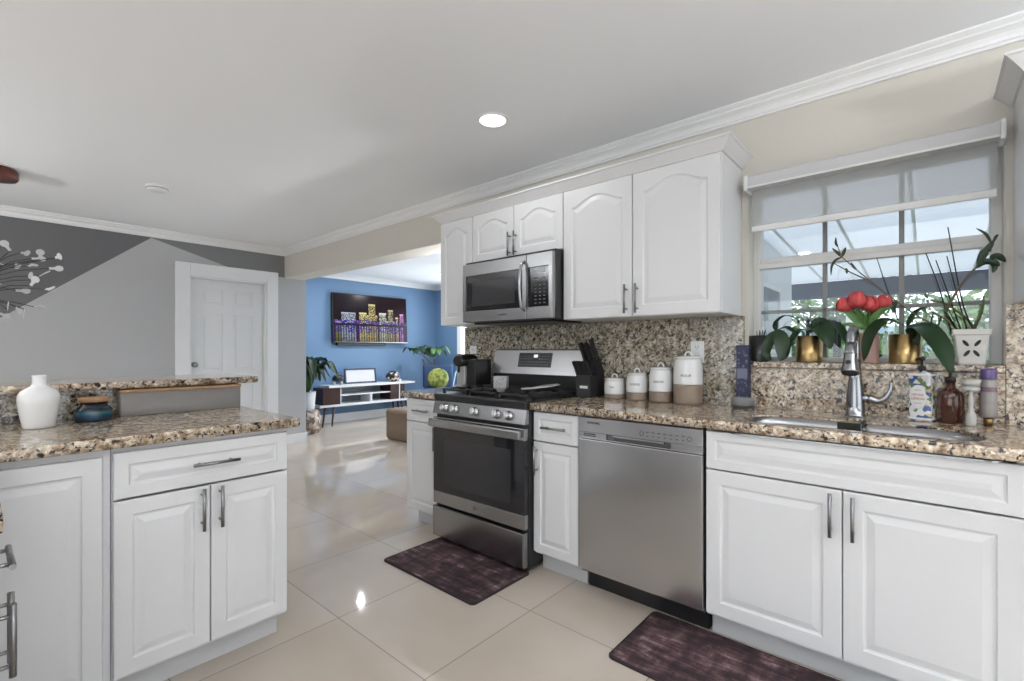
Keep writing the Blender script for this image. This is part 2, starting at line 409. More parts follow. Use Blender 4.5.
# rear and left walls of the kitchen, behind the camera, with wide glass doors
mb = MB(); mb.box(-4.6, -2.6, -3.6, -3.5, 0, H); mb.box(1.8, XW, -3.6, -3.5, 0, H); mb.box(-2.6, 1.8, -3.6, -3.5, 2.15, H); struct('wall_back', mb, M_['beige'])
mb = MB(); mb.box(-4.6, -4.5, -3.5, -1.6, 0, H); mb.box(-4.6, -4.5, 3.2, YF, 0, H); mb.box(-4.6, -4.5, -1.6, 3.2, 2.15, H); struct('wall_left', mb, M_['beige'])
def crown(name, p0, p1, inward, m=M_['trim'], dz=H, s=1.0):
    prof = [(0, -.078), (.012, -.078), (.012, -.068), (.019, -.064), (.022, -.052), (.030, -.040), (.044, -.031), (.052, -.028), (.052, -.019), (.061, -.015), (.072, -.007), (.072, 0), (0, 0)]
    p0, p1, i = Vector(p0), Vector(p1), Vector(inward)
    mb = MB(); mb.prism([(a*s, b*s) for a, b in prof], i, (0, 0, 1), p1-p0, (p0.x, p0.y, dz)); return struct(name, mb, m)
crown('trim_1', (XW, -3.5, 0), (XW, YF, 0), (-1, 0, 0))
crown('trim_2', (-4.5, YF, 0), (XW, YF, 0), (0, -1, 0))
crown('trim_3', (2.888, YT, 0), (XL, YT, 0), (0, -1, 0))
crown('trim_4', (XL, 2.5, 0), (XL, YT, 0), (-1, 0, 0))
def baseboard(name, x0, x1, y0, y1, h=0.13):
    mb = MB(); mb.box(x0, x1, y0, y1, 0, h, 0.004); struct(name, mb, M_['trim'])
baseboard('baseboard_far', 2.53, 2.90, YF-0.015, YF)
baseboard('baseboard_far_end', 2.888, 2.903, YF-0.015, YT)
baseboard('baseboard_left', -4.5, 1.46, YF-0.015, YF)
baseboard('baseboard_living', 2.903, XL, YT-0.016, YT, 0.14)
# white shell above the opening underside
# door in the grey wall
d = bpy.data.objects.new('door_1', None); C.objects.link(d); d['kind'] = 'structure'
mb = MB()
for x0, x1, z0, z1 in ((1.462, 1.60, 0, 2.145), (2.40, 2.532, 0, 2.145), (1.60, 2.40, 2.005, 2.145)):
    mb.box(x0, x1, YF-0.02, YF, z0, z1, 0.005)
for x0, x1, z0, z1 in ((1.60, 1.615, 0, 2.005), (2.385, 2.40, 0, 2.005), (1.60, 2.40, 1.99, 2.005)):
    mb.box(x0, x1, YF, YF+0.14, z0, z1)
mb.build('door_casing', M_['trim'], d)
mb = MB()
# six panel leaf: frame proud of sunk panels
x0, x1, z1 = 1.617, 2.383, 1.988; yy = YF+0.075
mb.box(x0, x1, yy+0.008, yy+0.035, 0.005, z1)
st = [(x0, x0+.115), (1.945, 2.055), (x1-.115, x1)]
for a, b in st: mb.box(a, b, yy-.0004, yy+.01, 0.005, z1, .003)
for a, b in ((0.005, .24), (.80, .95), (1.60, 1.70), (1.885, z1)): mb.box(x0+.11, x1-.11, yy, yy+.01, a, b, .003)
for a, b in ((x0+.115, 1.945), (2.055, x1-.115)):
    for c, e in ((.24, .80), (.95, 1.60), (1.70, 1.885)): mb.box(a+.03, b-.03, yy+.001, yy+.01, c+.03, e-.03, .006)
mb.build('door_leaf', M_['trim'], d)
mb = MB(); mb.mt = Matrix.Translation((1.66, yy, 1.03)) @ Matrix.Rotation(PI/2, 4, 'X')
mb.lathe([(.028, 0), (.028, .006), (.011, .010), (.011, .03), (.024, .040), (.029, .052), (.024, .064), (.008, .068)], n=20)
mb.build('door_knob', M_['nickel'], d)
# the sink window
w = bpy.data.objects.new('window_1', None); C.objects.link(w); w['kind'] = 'structure'
Y0, Y1 = -0.222, 0.692; Z0, Z1 = 1.14, 2.03
mb = MB()
fx0, fx1 = 2.705, 2.775
mb.box(fx0, fx1, Y0, Y0+.036, Z0, Z1, .004); mb.box(fx0, fx1, Y1-.036, Y1, Z0, Z1, .004)
mb.box(fx0, fx1, Y0+.036, Y1-.036, Z1-.035, Z1, .004); mb.box(fx0, fx1, Y0+.036, Y1-.036, Z0, Z0+.022, .004)
mb.build('window_frame', M_['frame'], w)
mb = MB(); mb.box(2.695, 2.735, Y0+.03, Y1-.03, 1.612, 1.640, .003); mb.box(2.715, 2.76, Y0+.03, Y1-.03, 1.640, 1.668, .003); mb.build('meeting_rail', M_['frame'], w)
mb = MB()
for y in (.377, .090): mb.box(2.722, 2.742, y-.0095, y+.0095, Z0+.02, Z1-.03, .002)
mb.box(2.722, 2.742, Y0+.036, Y1-.036, 1.383, 1.400, .002)
mb.build('window_muntin', mat('muntin_grey', (0.22, 0.22, 0.22), 0.5), w)
mb = MB(); mb.box(2.730, 2.733, Y0+.03, Y1-.03, Z0+.015, Z1-.02); mb.build('window_pane', M_['glass'], w)
mb = MB()
mb.box(XW+.001, fx0, Y1-.003, Y1-.0005, Z0, Z1); mb.box(XW+.001, fx0, Y0+.0005, Y0+.003, Z0, Z1)
mb.build('window_jamb', mat('cream_paint', (.72, .70, .63), .6), w)
# living room glass door, bright
w2 = bpy.data.objects.new('window_2', None); C.objects.link(w2); w2['kind'] = 'structure'
mb = MB()
for y0, y1, z0, z1 in ((4.62, 4.72, .1, 2.2), (6.60, 6.70, .1, 2.2), (4.72, 6.60, 2.1, 2.2), (5.63, 5.69, .16, 2.1), (4.72, 6.60, .1, .16)): mb.box(XL-.02, XL+.1, y0, y1, z0, z1, .004)
mb.build('window_frame', M_['trim'], w2)
mb = MB(); mb.box(XL+.05, XL+.054, 4.7, 6.62, .14, 2.12); mb.build('window_pane', M_['glass'], w2)
area_light('window_fill_light', (XL+.45, 5.66, 1.15), 1.8, 85, rot=(0, PI/2, 0), color=(.93, .97, 1), size_y=1.9)  # area light added outside the glass to strengthen the daylight
# glass doors behind the camera
for nm, bx in (('window_3', [(x, x+.05, -3.57, -3.52, 0, 2.15) for x in (-2.6, -1.15, .3, 1.75)]+[(-2.6, 1.8, -3.57, -3.52, 2.1, 2.15)]), ('window_4', [(-4.57, -4.52, y, y+.05, 0, 2.15) for y in (-1.6, 0, 1.6, 3.15)]+[(-4.57, -4.52, -1.6, 3.2, 2.1, 2.15)])):
    mb = MB()
    for b in bx: mb.box(*b)
    struct(nm, mb, M_['trim'])
# roller shade over the sink window
t = thing('roller_shade', 'white roller shade half lowered over the sink window', 'window shade', (2.56, .235, 1.99))
mb = MB()
mb.prism([(-.045, 0), (-.045, .051), (-.038, .060), (.053, .060), (.053, 0)], (1, 0, 0), (0, 0, 1), (0, .868, 0), (0, -.435, 0))
mb.build('cassette', mat('shade_fascia', (0.55, 0.55, 0.56), 0.5), t)
mb = MB()
for y0, y1 in ((-.452, -.435), (.433, .450)): mb.box(-.048, .053, y0, y1, -.012, .062, .004)
mb.box(-.048, -.043, -.435, .433, -.003, .006)
mb.build('bracket', M_['white_matte'], t)
mb = MB(); mb.box(.024, .0255, -.432, .430, -.19, .01); mb.build('fabric', translucent('shade_fabric', (0.66, 0.66, 0.655), 0.52, 0.35), t)
mb = MB(); mb.box(.015, .031, -.432, .430, -.207, -.178, .003); mb.build('bottom_rail', M_['white_matte'], t)
# recessed lights
def can_light(x, y, power, label, size=.13):
    t = thing('recessed_light', label, 'ceiling light', (x, y, H), 0, 'round recessed ceiling lights')
    mb = MB(); mb.lathe([(.068, -.001), (.072, -.006), (.082, -.007), (.086, -.003), (.086, -.0005)], n=32, close0=False, close1=False); mb.build('trim_ring', M_['trim'], t)
    mb = MB(); mb.lathe([(.069, -.003), (.0005, -.003)], n=32, close0=False); mb.build('lens', mat('lamp_lens', (0.9, 0.9, 0.9), 0.5, emit=(1, .98, .95), estr=5), t)
    area_light('lamp', (0, 0, -.012), size, power, parent=t, disk=True)
    return t
CAN_FILL = 5  # power of the unseen recessed lights added to even out the room
can_light(1.873, 1.775, 2.5, 'lit round recessed ceiling light in front of the wall cabinets')
can_light(3.74, 6.16, 20, 'recessed ceiling light just inside the blue living room, hidden by the beam', .06)
can_light(5.12, 6.13, 20, 'small recessed ceiling light in the blue living room', .06)
can_light(0.3, -0.6, CAN_FILL, 'unseen recessed fill light added above the place where the camera stands')
can_light(-1.6, 1.2, CAN_FILL, 'unseen recessed fill light added over the floor left of the peninsula')
can_light(1.5, -2.2, CAN_FILL, 'unseen recessed fill light added near the back glass doors')
can_light(-1.6, -2.0, CAN_FILL, 'unseen recessed fill light added in the back left of the room')
can_light(-1.5, 4.3, CAN_FILL, 'unseen recessed fill light added above the dining area on the left')
t = thing('smoke_detector', 'small white round detector on the ceiling left of the door', 'smoke detector', (0.955, 4.42, H))
mb = MB(); mb.lathe([(.075, 0), (.075, -.012), (.066, -.016), (.066, -.030), (.050, -.038), (.0005, -.040)], n=32); mb.build('housing', M_['white_matte'], t)
mb = MB(); mb.lathe([(.069, -.017), (.069, -.024)], n=32, close0=False, close1=False); mb.build('vent_ring', mat('vent_grey', (.3, .3, .3), .6), t)

# unseen free standing uplighters, added as bounce fill for the ceilings and rooms
def fill_uplighter(x, y, power, label):
    t = thing('fill_lamp', label, 'fill lamp', (x, y, 0.001), 0, 'tall fill lamps added out of view')
    mb = MB(); mb.lathe([(.14, 0), (.14, .012), (.02, .022)], n=28); mb.build('base', M_['black_matte'], t)
    mb = MB(); mb.cyl((0, 0, .02), (0, 0, 1.70), .011, 12); mb.build('pole', M_['black_matte'], t)
    mb = MB(); mb.lathe([(.03, 1.70), (.10, 1.74), (.15, 1.80), (.147, 1.80), (.095, 1.745), (.02, 1.715)], n=32); mb.build('lamp_shade', M_['white_matte'], t)
    area_light('lamp', (0, 0, 1.79), .26, power, rot=(PI, 0, 0), parent=t, disk=True)
fill_uplighter(-1.3, -.5, 95, 'tall unseen fill lamp added behind and left of the camera')
fill_uplighter(1.2, -1.6, 60, 'tall unseen fill lamp added behind and right of the camera')
fill_uplighter(-1.9, 4.2, 110, 'tall unseen fill lamp added in the dining area on the left')
fill_uplighter(3.45, 3.2, 42, 'tall unseen fill lamp added in the near corner of the blue room')
# ================================================================ KITCHEN
M_['knob_steel'] = mat('knob_steel', (.55, .55, .56), .25, 1.0)
XB = 2.005      # door faces of the base cabinets
def panel_mb(w, h, t=.02, arch=0.0, fw=.055, mb=None, ox=0, oz=0):
    """raised panel front: x across, z up, face towards -y"""
    mb = mb or MB(); K = 17 if arch else 2
    def bell(s):
        a = abs(s*2-1)
        if a > .90: return 0.0
        return 0.5*(1+math.cos(PI*a/.90))
    def lp(ins, y, ar):
        pts = [(ox+ins, y, oz+ins), (ox+w-ins, y, oz+ins)]
        for k in range(K):
            s = k/(K-1); x = w-ins-(w-2*ins)*s
            z = h-ins-(arch*(1-bell(s)**.62) if ar else 0)
            pts.append((ox+x, y, oz+z))
        return pts
    ls = [lp(0, 0, 0), lp(0, -t+.004, 0), lp(.0015, -t+.001, 0), lp(.004, -t, 0), lp(fw, -t, 1), lp(fw+.004, -t+.0045, 1), lp(fw+.010, -t+.0062, 1), lp(fw+.016, -t+.005, 1), lp(fw+.034, -t+.0006, 1)]
    rs = mb.loops(ls, True, False, False)
    mb.face(rs[-1], False)
    return mb
def handle_mb(L, r=.006, out=.032):
    """bar along local z, centred, standing off towards -y"""
    mb = MB(); mb.tube([(0, -out, -L/2), (0, -out, L/2)], r, 12)
    for s in (-.34, .34): mb.tube([(0, 0, L*s), (0, -out, L*s)], .0045, 8)
    return mb
def front(parent, name, x, z, w, h, arch=0, fw=.055, handle=None, t=.02, hl=.152):
    """a door or drawer front as its own part with its handle as sub-part; handle = (dx, dz, horizontal)"""
    o = panel_mb(w, h, t, arch, fw).build(name, M_['cab'], parent, (x, 0, z)); o.location.y = t
    if handle:
        hm = handle_mb(hl); hd = hm.build('handle', M_['nickel'], o, (handle[0], -t, handle[1]))
        if handle[2]: hd.rotation_euler = (0, PI/2, 0)
    return o
def base_cabinet(label, loc, rz, w, depth=.585, toe_in=.087, name='base_cabinet', ztop=.872, toe_x=(0, 0), left_end=True, right_end=True, rail=False):
    t = thing(name, label, 'cabinet', loc, rz)
    mb = MB(); y0 = .0215
    mb.box(0, .018, y0, depth, .105, ztop); mb.box(w-.018, w, y0, depth, .105, ztop)
    mb.box(.018, w-.018, y0, depth, .105, .123); mb.box(.018, w-.018, depth-.008, depth, .123, ztop)
    if rail: mb.box(.018, w-.018, y0, y0+.018, ztop-.02, ztop)
    mb.build('carcass', M_['cab'], t)
    mb = MB(); mb.box(toe_x[0], w-toe_x[1], toe_in, toe_in+.016, 0.001, .104)
    if toe_x[0] or left_end: mb.box(toe_x[0], toe_x[0]+.016, toe_in+.016, depth, 0.001, .104)
    if toe_x[1] or right_end: mb.box(w-toe_x[1]-.016, w-toe_x[1], toe_in+.016, depth, 0.001, .104)
    mb.build('toe_kick', M_['cab_in'], t)
    return t
RK = -PI/2
# sink cabinet, Y .692 -> -.212
c = base_cabinet('wide white base cabinet under the sink with one long false drawer front', (XB, .693, 0), RK, .905)
front(c, 'drawer_front', .002, .713, .900, .153, fw=.034)
front(c, 'door', .002, .119, .4635, .588, handle=(.4635-.032, .503, 0))
front(c, 'door', .4685, .119, .4335, .588, handle=(.030, .503, 0))
# next cabinet to the right (partly out of frame)
c = base_cabinet('white base cabinet at the right end of the run beyond the sink', (XB, -.214, 0), RK, .45)
front(c, 'drawer_front', .002, .713, .446, .153, fw=.034, handle=(.223, .076, 1))
front(c, 'door', .002, .119, .446, .588, handle=(.03, .503, 0))
# narrow cabinet Y 1.603 -> 1.3125
c = base_cabinet('narrow white base cabinet between the range and the dishwasher', (XB, 1.601, 0), RK, .288)
front(c, 'drawer_front', .002, .713, .284, .153, fw=.034, handle=(.147, .078, 1))
front(c, 'door', .002, .119, .284, .588, fw=.045, handle=(.028, .493, 0))
# left cabinet Y 2.728 -> 2.37
c = base_cabinet('white base cabinet left of the range at the end of the run', (XB, 2.722, 0), RK, .352, toe_x=(.02, 0))
front(c, 'drawer_front', .002, .713, .348, .153, fw=.034, handle=(.178, .078, 1))
front(c, 'door', .002, .119, .348, .588, fw=.045, handle=(.32, .503, 0))
# ---- granite tops and splashes
mb = MB()
hole = [(2.06, .225), (2.035, .30), (2.022, .36), (2.018, .46), (2.04, .53), (2.09, .572), (2.16, .583), (2.23, .575), (2.285, .545), (2.315, .49), (2.325, .42),
        (2.325, .22), (2.32, .02), (2.31, -.05), (2.28, -.105), (2.22, -.138), (2.14, -.142), (2.07, -.120), (2.03, -.075), (2.016, 0), (2.018, .07), (2.035, .14)]
slab(mb, [(1.972, 1.599), (2.584, 1.599), (2.584, -.66), (1.972, -.66)], [hole], .878, .915, .006)
o = mb.build('worktop', M_['granite']); tag(o, 'long brown granite worktop holding the sink, right of the range', 'countertop')
mb = MB(); slab(mb, [(1.972, 2.745), (2.584, 2.745), (2.584, 2.367), (1.972, 2.367)], [], .878, .915, .006)
o = mb.build('worktop', M_['granite']); tag(o, 'short granite worktop left of the range under the coffee machine', 'countertop')
def tag_plate(name, boxes, label, cat, m):
    mb = MB()
    for b in boxes: mb.box(*b)
    return tag(mb.build(name, m), label, cat)
tag_plate('backsplash', [(2.586, 2.614, .706, 2.755, .9155, 1.370)], 'full height granite backsplash behind the range and canisters', 'backsplash', M_['granite_wall'])
tag_plate('backsplash', [(2.586, 2.614, -.219, .704, .9155, 1.108)], 'low granite backsplash strip behind the sink under the window ledge', 'backsplash', M_['granite'])
tag_plate('backsplash', [(2.586, 2.614, -.66, -.221, .9155, 1.370)], 'granite backsplash at the right of the window under the cabinet', 'backsplash', M_['granite'])
mb = MB(); mb.box(2.578, 2.704, -.219, .690, 1.1105, 1.139, .005); tag(mb.build('window_ledge', M_['granite']), 'granite window ledge above the sink carrying the potted plants', 'window sill')
# ---- sink
t = thing('kitchen_sink', 'double bowl stainless undermount sink below the window', 'sink', (2.17, .22, .70))
mb = MB()
b1 = [(x-2.17, y-.22) for x, y in rrect(2.012, 2.335, .262, .592, .07)]; b2 = [(x-2.17, y-.22) for x, y in rrect(2.010, 2.335, -.152, .180, .07)]
slab(mb, [(x-2.17, y-.22) for x, y in rrect(1.99, 2.355, -.175, .612, .05)], [b1, b2], .165, .171); mb.build('flange', M_['steel_h'], t)
hl_ = [(x-2.17, y-.22) for x, y in hole]
mb = MB(); mb.loops([[(p[0], p[1], z) for p in inset_poly(hl_, d)] for z, d in ((.1715, .0012), (.2085, .0012), (.2085, .0032), (.1715, .0032))], smooth=True); mb.build('rim', M_['steel_h'], t)
for b in (b1, b2):
    mb = MB(); ls = []
    for z, d in ((.170, 0), (.06, .004), (.03, .012), (.014, .026), (.008, .045)): ls.append([(p[0], p[1], z) for p in (inset_poly(b, d) if d else b)])
    mb.loops(ls, False, True); mb.build('bowl', M_['steel_h'], t)
    cx = sum(p[0] for p in b)/len(b); cy = sum(p[1] for p in b)/len(b)
    mb = MB(); mb.lathe([(.045, .009), (.042, .012), (.03, .0105), (.0005, .0095)], (cx, cy, 0), 20); mb.build('drain', M_['chrome'], t)
# ---- dishwasher Y 1.308 -> .698
t = thing('dishwasher', 'stainless steel dishwasher between the narrow cabinet and sink cabinet', 'dishwasher', (1.995, 1.307, 0), RK)
W = .606
mb = MB(); mb.box(.004, W-.004, .03, .57, .10, .868); mb.build('tub', M_['black'], t)
mb = MB(); mb.box(0.006, W-.006, .095, .56, .002, .10); mb.build('toe_plate', M_['black'], t)
mb = MB(); mb.box(0, W, 0, .0295, .118, .7615, .004)
mb.build('door', M_['steel'], t)
mb = MB()   # control strip with a pocket handle cut in it: frame of boxes around the pocket
px0, px1, pz0, pz1 = .155, .470, .770, .796
mb.box(0, W, .003, .0295, pz1, .868, .002); mb.box(0, W, .003, .0295, .7635, pz0, .002)
mb.box(0, px0, .003, .0295, pz0, pz1); mb.box(px1, W, .003, .0295, pz0, pz1)
cp = mb.build('control_panel', M_['steel'], t)
mb = MB(); mb.box(px0, px1, .024, .029, pz0, pz1); mb.box(px0, px0+.035, .016, .024, pz0, pz1); mb.box(px1-.035, px1, .016, .024, pz0, pz1); mb.build('pocket_handle', M_['dark_grey'], t)
mb = MB(); mb.box(px0+.03, px1-.03, .004, .020, pz1-.012, pz1-.001, .003); mb.build('grip', M_['steel_h'], t)
mb = MB()
for z in (.778, .786): mb.box(.03, .095, .0005, .003, z, z+.004)
mb.build('vent_slots', M_['black'], t)
text_obj('brand_lettering', 'SAMSUNG', .016, M_['ink'], t, lambda x, y, z: (.085+x, .0026-z, .843+y))
mb = MB()
for k in range(9):
    x = .335+k*.027
    if k in (0, 8): mb.tube([(x+.009*math.cos(a*PI/6), .0022, .822+.009*math.sin(a*PI/6)) for a in range(13)], .0012, 4)
    else:
        mb.box(x-.007, x+.007, .0012, .003, .829, .8315); mb.box(x-.004, x+.004, .0012, .003, .812, .8145)
mb.build('buttons', M_['dark_grey'], t)
# ---- range Y 2.358 -> 1.605
t = thing('gas_range', 'stainless steel gas range with black oven door window', 'stove', (1.945, 2.360, 0), RK)
W = .754
mb = MB(); mb.box(0, W, .03, .625, .03, .900); mb.box(.03, .06, .05, .08, 0.001, .03); mb.box(W-.06, W-.03, .05, .08, 0.001, .03); mb.box(.03, .06, .55, .58, 0.001, .03); mb.box(W-.06, W-.03, .55, .58, 0.001, .03)
mb.build('body', M_['black'], t)
mb = MB(); mb.box(.004, W-.004, -.012, .029, .035, .224, .007); dr = mb.build('drawer', M_['steel_h'], t)
mb = MB(); mb.box(.004, W-.004, -.004, .029, .238, .318, .004); mb.box(.004, W-.004, -.004, .029, .712, .778, .004); mb.mi = 1; mb.box(.004, W-.004, -.002, .029, .318, .712)
od = mb.build('oven_door', [M_['steel_h'], M_['black_gloss']], t)
mb = MB(); mb.box(.10, W-.10, -.0035, -.002, .36, .655, .0006); mb.build('window', mat('oven_window', (0.028, 0.028, 0.03), 0.06), od)
mb = MB(); mb.box(.004, W-.004, -.050, -.030, .722, .773, .009, 3); mb.box(.02, .05, -.035, -.003, .730, .766); mb.box(W-.05, W-.02, -.035, -.003, .730, .766); mb.build('door_handle', M_['steel_h'], od)
mb = MB(); mb.lathe([(.013, 0), (.013, .0016), (.0115, .002), (.0005, .002)], n=24); mb.mt = Matrix.Identity(4)
lg = mb.build('round_logo', M_['nickel'], od, (W/2, -.004, .279)); lg.rotation_euler = (PI/2, 0, 0)
mb = MB()   # slanted control panel
mb.prism([(-.006, .800), (.029, .800), (.029, .876), (.012, .876)], (0, 1, 0), (0, 0, 1), (W, 0, 0)); cpn = mb.build('control_panel', M_['steel_h'], t)
ang = math.atan2(.018, .076)
for x in (.108, .200, .372, .547, .636):
    mb = MB(); mb.lathe([(.026, 0), (.026, .006), (.0215, .008), (.0205, .030), (.018, .034), (.0005, .035)], n=24); mb.box(-.0035, .0035, -.020, .020, .03, .040, .002)
    k = mb.build('knob', M_['knob_steel'], cpn, (x, .004, .838)); k.rotation_euler = (PI/2-ang, 0, 0)
mb = MB(); mb.box(-.002, W+.002, .004, .045, .876, .924, .008); mb.box(-.002, W+.002, .045, .575, .900, .921, .003); mb.build('cooktop', M_['black'], t)
for gx in (.02, .265, .51):
    mb = MB(); gw = .232; y0, y1, z = .055, .545, .945
    for a in (gx, gx+gw-.012): mb.box(a, a+.012, y0, y1, z-.006, z+.008, .003)
    for b in (y0, (y0+y1)/2-.006, y1-.012): mb.box(gx, gx+gw, b, b+.012, z-.006, z+.008, .003)
    for b in ((y0*.75+y1*.25), (y0*.25+y1*.75)):
        for s in (-1, 1):
            mb.box(gx+gw/2-.005, gx+gw/2+.005, b-.005+s*.07-.035, b+s*.07+.035, z-.004, z+.012, .003)
            mb.box(gx+gw/2-.006+s*.07-.04, gx+gw/2+.006+s*.07+.04, b-.005, b+.005, z-.004, z+.012, .003)
    for a in (gx+.004, gx+gw-.016):
        for b in (y0+.003, y1-.015): mb.box(a, a+.012, b, b+.012, .9205, z)
    mb.build('grate', M_['iron'], t)
    for b in ((y0*.75+y1*.25), (y0*.25+y1*.75)):
        mb = MB(); mb.lathe([(.045, .9215), (.045, .929), (.036, .931), (.036, .937), (.0005, .938)], (gx+gw/2, b, 0), 24); mb.build('burner', M_['black_matte'], t)
mb = MB(); mb.box(0, W, .576, .632, .900, 1.035); mb.box(.0, W, .556, .5775, .915, 1.030); mb.build('riser', M_['black'], t)
mb = MB(); mb.prism([(.535, 1.035), (.636, 1.035), (.636, 1.205), (.585, 1.200), (.574, 1.194)], (0, 1, 0), (0, 0, 1), (W, 0, 0)); bgd = mb.build('backguard', M_['steel_h'], t)
def bgp(x, y, z): return (x, .535+(y/.16)*.0385-z-.0012, 1.037+y)
mb = MB()
mb.loops([[bgp(.235, .045, 0), bgp(.515, .045, 0), bgp(.515, .140, 0), bgp(.235, .140, 0)], [bgp(.235, .045, -.003), bgp(.515, .045, -.003), bgp(.515, .140, -.003), bgp(.235, .140, -.003)]], True, True, False)
mb.build('display', M_['black_gloss'], bgd)
mb = MB(); random.seed(3)
for i in range(11):
    for j in range(4):
        if i in (5, 6) and j > 1: continue
        a, b = .25+i*.023, .058+j*.019
        mb.face([mb._v(bgp(a, b, .0006)), mb._v(bgp(a+.012, b, .0006)), mb._v(bgp(a+.012, b+.006, .0006)), mb._v(bgp(a, b+.006, .0006))])
mb.build('key_legends', mat('legend_grey', (.14, .14, .145), .5), bgd)
mb = MB(); mb.face([mb._v(bgp(*q, .0007)) for q in ((.365, .108), (.40, .108), (.40, .128), (.365, .128))]); mb.build('clock_digits', mat('clock_glow', (.5, .5, .5), .5, emit=(.8, .9, 1), estr=.8), bgd)
# ---- over the range microwave
t = thing('microwave', 'stainless steel microwave hung under the wall cabinet above the range', 'microwave', (2.19, 2.352, 1.378), RK)
W = .742
mb = MB(); mb.box(0.0, W, .032, .395, 0, .402); mb.box(.05, W-.05, .06, .38, -.012, 0); mb.build('body', M_['black'], t)
mb = MB()
def fr(x0, x1, z0, z1, hx0, hx1, hz0, hz1, y0=0, y1=.030):
    mb.box(x0, x1, y0, y1, hz1, z1, .003); mb.box(x0, x1, y0, y1, z0, hz0, .003); mb.box(x0, hx0, y0, y1, hz0-.002, hz1+.002); mb.box(hx1, x1, y0, y1, hz0-.002, hz1+.002)
fr(0, .550, .002, .385, .030, .520, .073, .305); dm = mb.build('door', M_['steel_h'], t)
mb = MB(); mb.box(.030, .520, .006, .029, .073, .305); mb.build('door_glass', M_['black_gloss'], dm)
mb = MB(); mb.box(.085, .455, .0045, .006, .105, .265, .0005); mb.build('window', mat('microwave_window', (.035, .035, .037), .1), dm)
mb = MB(); mb.tube(cr([(.535, .002, .345), (.535, -.030, .315), (.535, -.043, .20), (.535, -.030, .085), (.535, .002, .055)], 6), .0095, 12); mb.build('door_handle', M_['chrome'], dm)
text_obj('brand_lettering', 'SAMSUNG', .013, M_['ink'], dm, lambda x, y, z: (.36+x, -.0004-z, .038+y))
mb = MB(); fr(.553, W, .002, .385, .566, .716, .073, .305); ctl = mb.build('control_panel', M_['steel_h'], t)
mb = MB(); mb.box(.566, .716, .003, .029, .073, .305, .001); mb.build('keypad', M_['black_gloss'], ctl)
mb = MB(); mb.box(.620, .692, .0015, .003, .270, .292); mb.build('clock_display', mat('lcd_grey', (.35, .38, .38), .4), ctl)
mb = MB()
for i in range(3):
    for j in range(8): mb.box(.612+i*.032, .626+i*.032, .002, .003, .090+j*.021, .096+j*.021)
mb.build('key_legends', mat('legend_white', (.12, .12, .12), .5), ctl)
# ---- wall cabinets, faces at X 2.29
XU = 2.29
def wall_cabinet(label, yl, w, z0, z1, name='wall_cabinet', depth=.322):
    t = thing(name, label, 'cabinet', (XU, yl, z0), RK)
    mb = MB(); mb.box(0, w, .0215, depth, 0, z1-z0); mb.build('carcass', M_['cab'], t); return t
c = wall_cabinet('tall narrow white wall cabinet left of the microwave', 2.698, .332, 1.372, 2.118)
front(c, 'door', .002, .002, .328, .742, arch=.045, fw=.052)
c = wall_cabinet('short white double door wall cabinet above the microwave', 2.364, .757, 1.788, 2.118)
front(c, 'door', .002, .002, .372, .326, arch=.045, fw=.052, handle=(.372-.022, .080, 0), hl=.15)
front(c, 'door', .379, .002, .376, .326, arch=.045, fw=.052, handle=(.022, .080, 0), hl=.15)
c = wall_cabinet('large white double door wall cabinet left of the window', 1.605, .884, 1.372, 2.118)
front(c, 'door', .002, .002, .434, .742, arch=.05, fw=.055, handle=(.434-.028, .090, 0))
front(c, 'door', .441, .002, .439, .742, arch=.05, fw=.055, handle=(.028, .090, 0))
c = wall_cabinet('white wall cabinet at the right edge of the window', -.243, .42, 1.372, 2.118)
front(c, 'door', .002, .002, .416, .742, arch=.05, handle=(.03, .09, 0))
def cab_crown(label, y0, y1, left, right):
    """cornice on the cabinet tops; y0 > y1; returns to the wall at the ends asked for"""
    mb = MB(); xf = XU+.012; prof = [(0, 2.119), (.008, 2.119), (.013, 2.127), (.046, 2.164), (.054, 2.168), (.054, 2.177), (.0, 2.177)]
    ya, yb = y0, y1
    ls = []
    path = []
    if left: path.append(((2.612, ya), (0, 1)))
    path.append(((xf, ya), (-1, 1) if left else (-1, 0)))
    path.append(((xf, yb), (-1, -1) if right else (-1, 0)))
    if right: path.append(((2.612, yb), (0, -1)))
    for (px, py), (nx, ny) in path: ls.append([(px+nx*d, py+ny*d, z) for d, z in prof])
    mb.loops(ls, True, True, False)
    tag(mb.build('cabinet_cornice', M_['cab']), label, 'crown molding')
cab_crown('white angled cornice along the top of the three wall cabinets', 2.698, .721, True, True)
cab_crown('white cornice on the cabinet at the right edge', -.243, -.66, True, False)
# ---- outlets
def outlet(y, z, label, rz=RK):
    t = thing('wall_outlet', label, 'outlet', (2.5855, y, z), rz)
    mb = MB(); mb.box(-.036, .036, -.005, 0, -.058, .058, .002); mb.build('plate', M_['white_cer'], t)
    for s in (-1, 1):
        mb = MB(); mb.box(-.017, .017, -.0075, -.0049, s*.026-.017, s*.026+.017, .003); mb.build('socket', M_['white_cer'], t)
        mb = MB()
        for q in (-.007, .007): mb.box(q-.0015, q+.0015, -.0082, -.0076, s*.026-.002, s*.026+.008)
        mb.box(-.002, .002, -.0082, -.0076, s*.026-.010, s*.026-.006); mb.build('slots', M_['ink'], t)
    return t
outlet(.935, 1.186, 'white double outlet on the granite behind the tallest canister')
outlet(2.655, 1.170, 'white outlet on the granite behind the coffee machine')
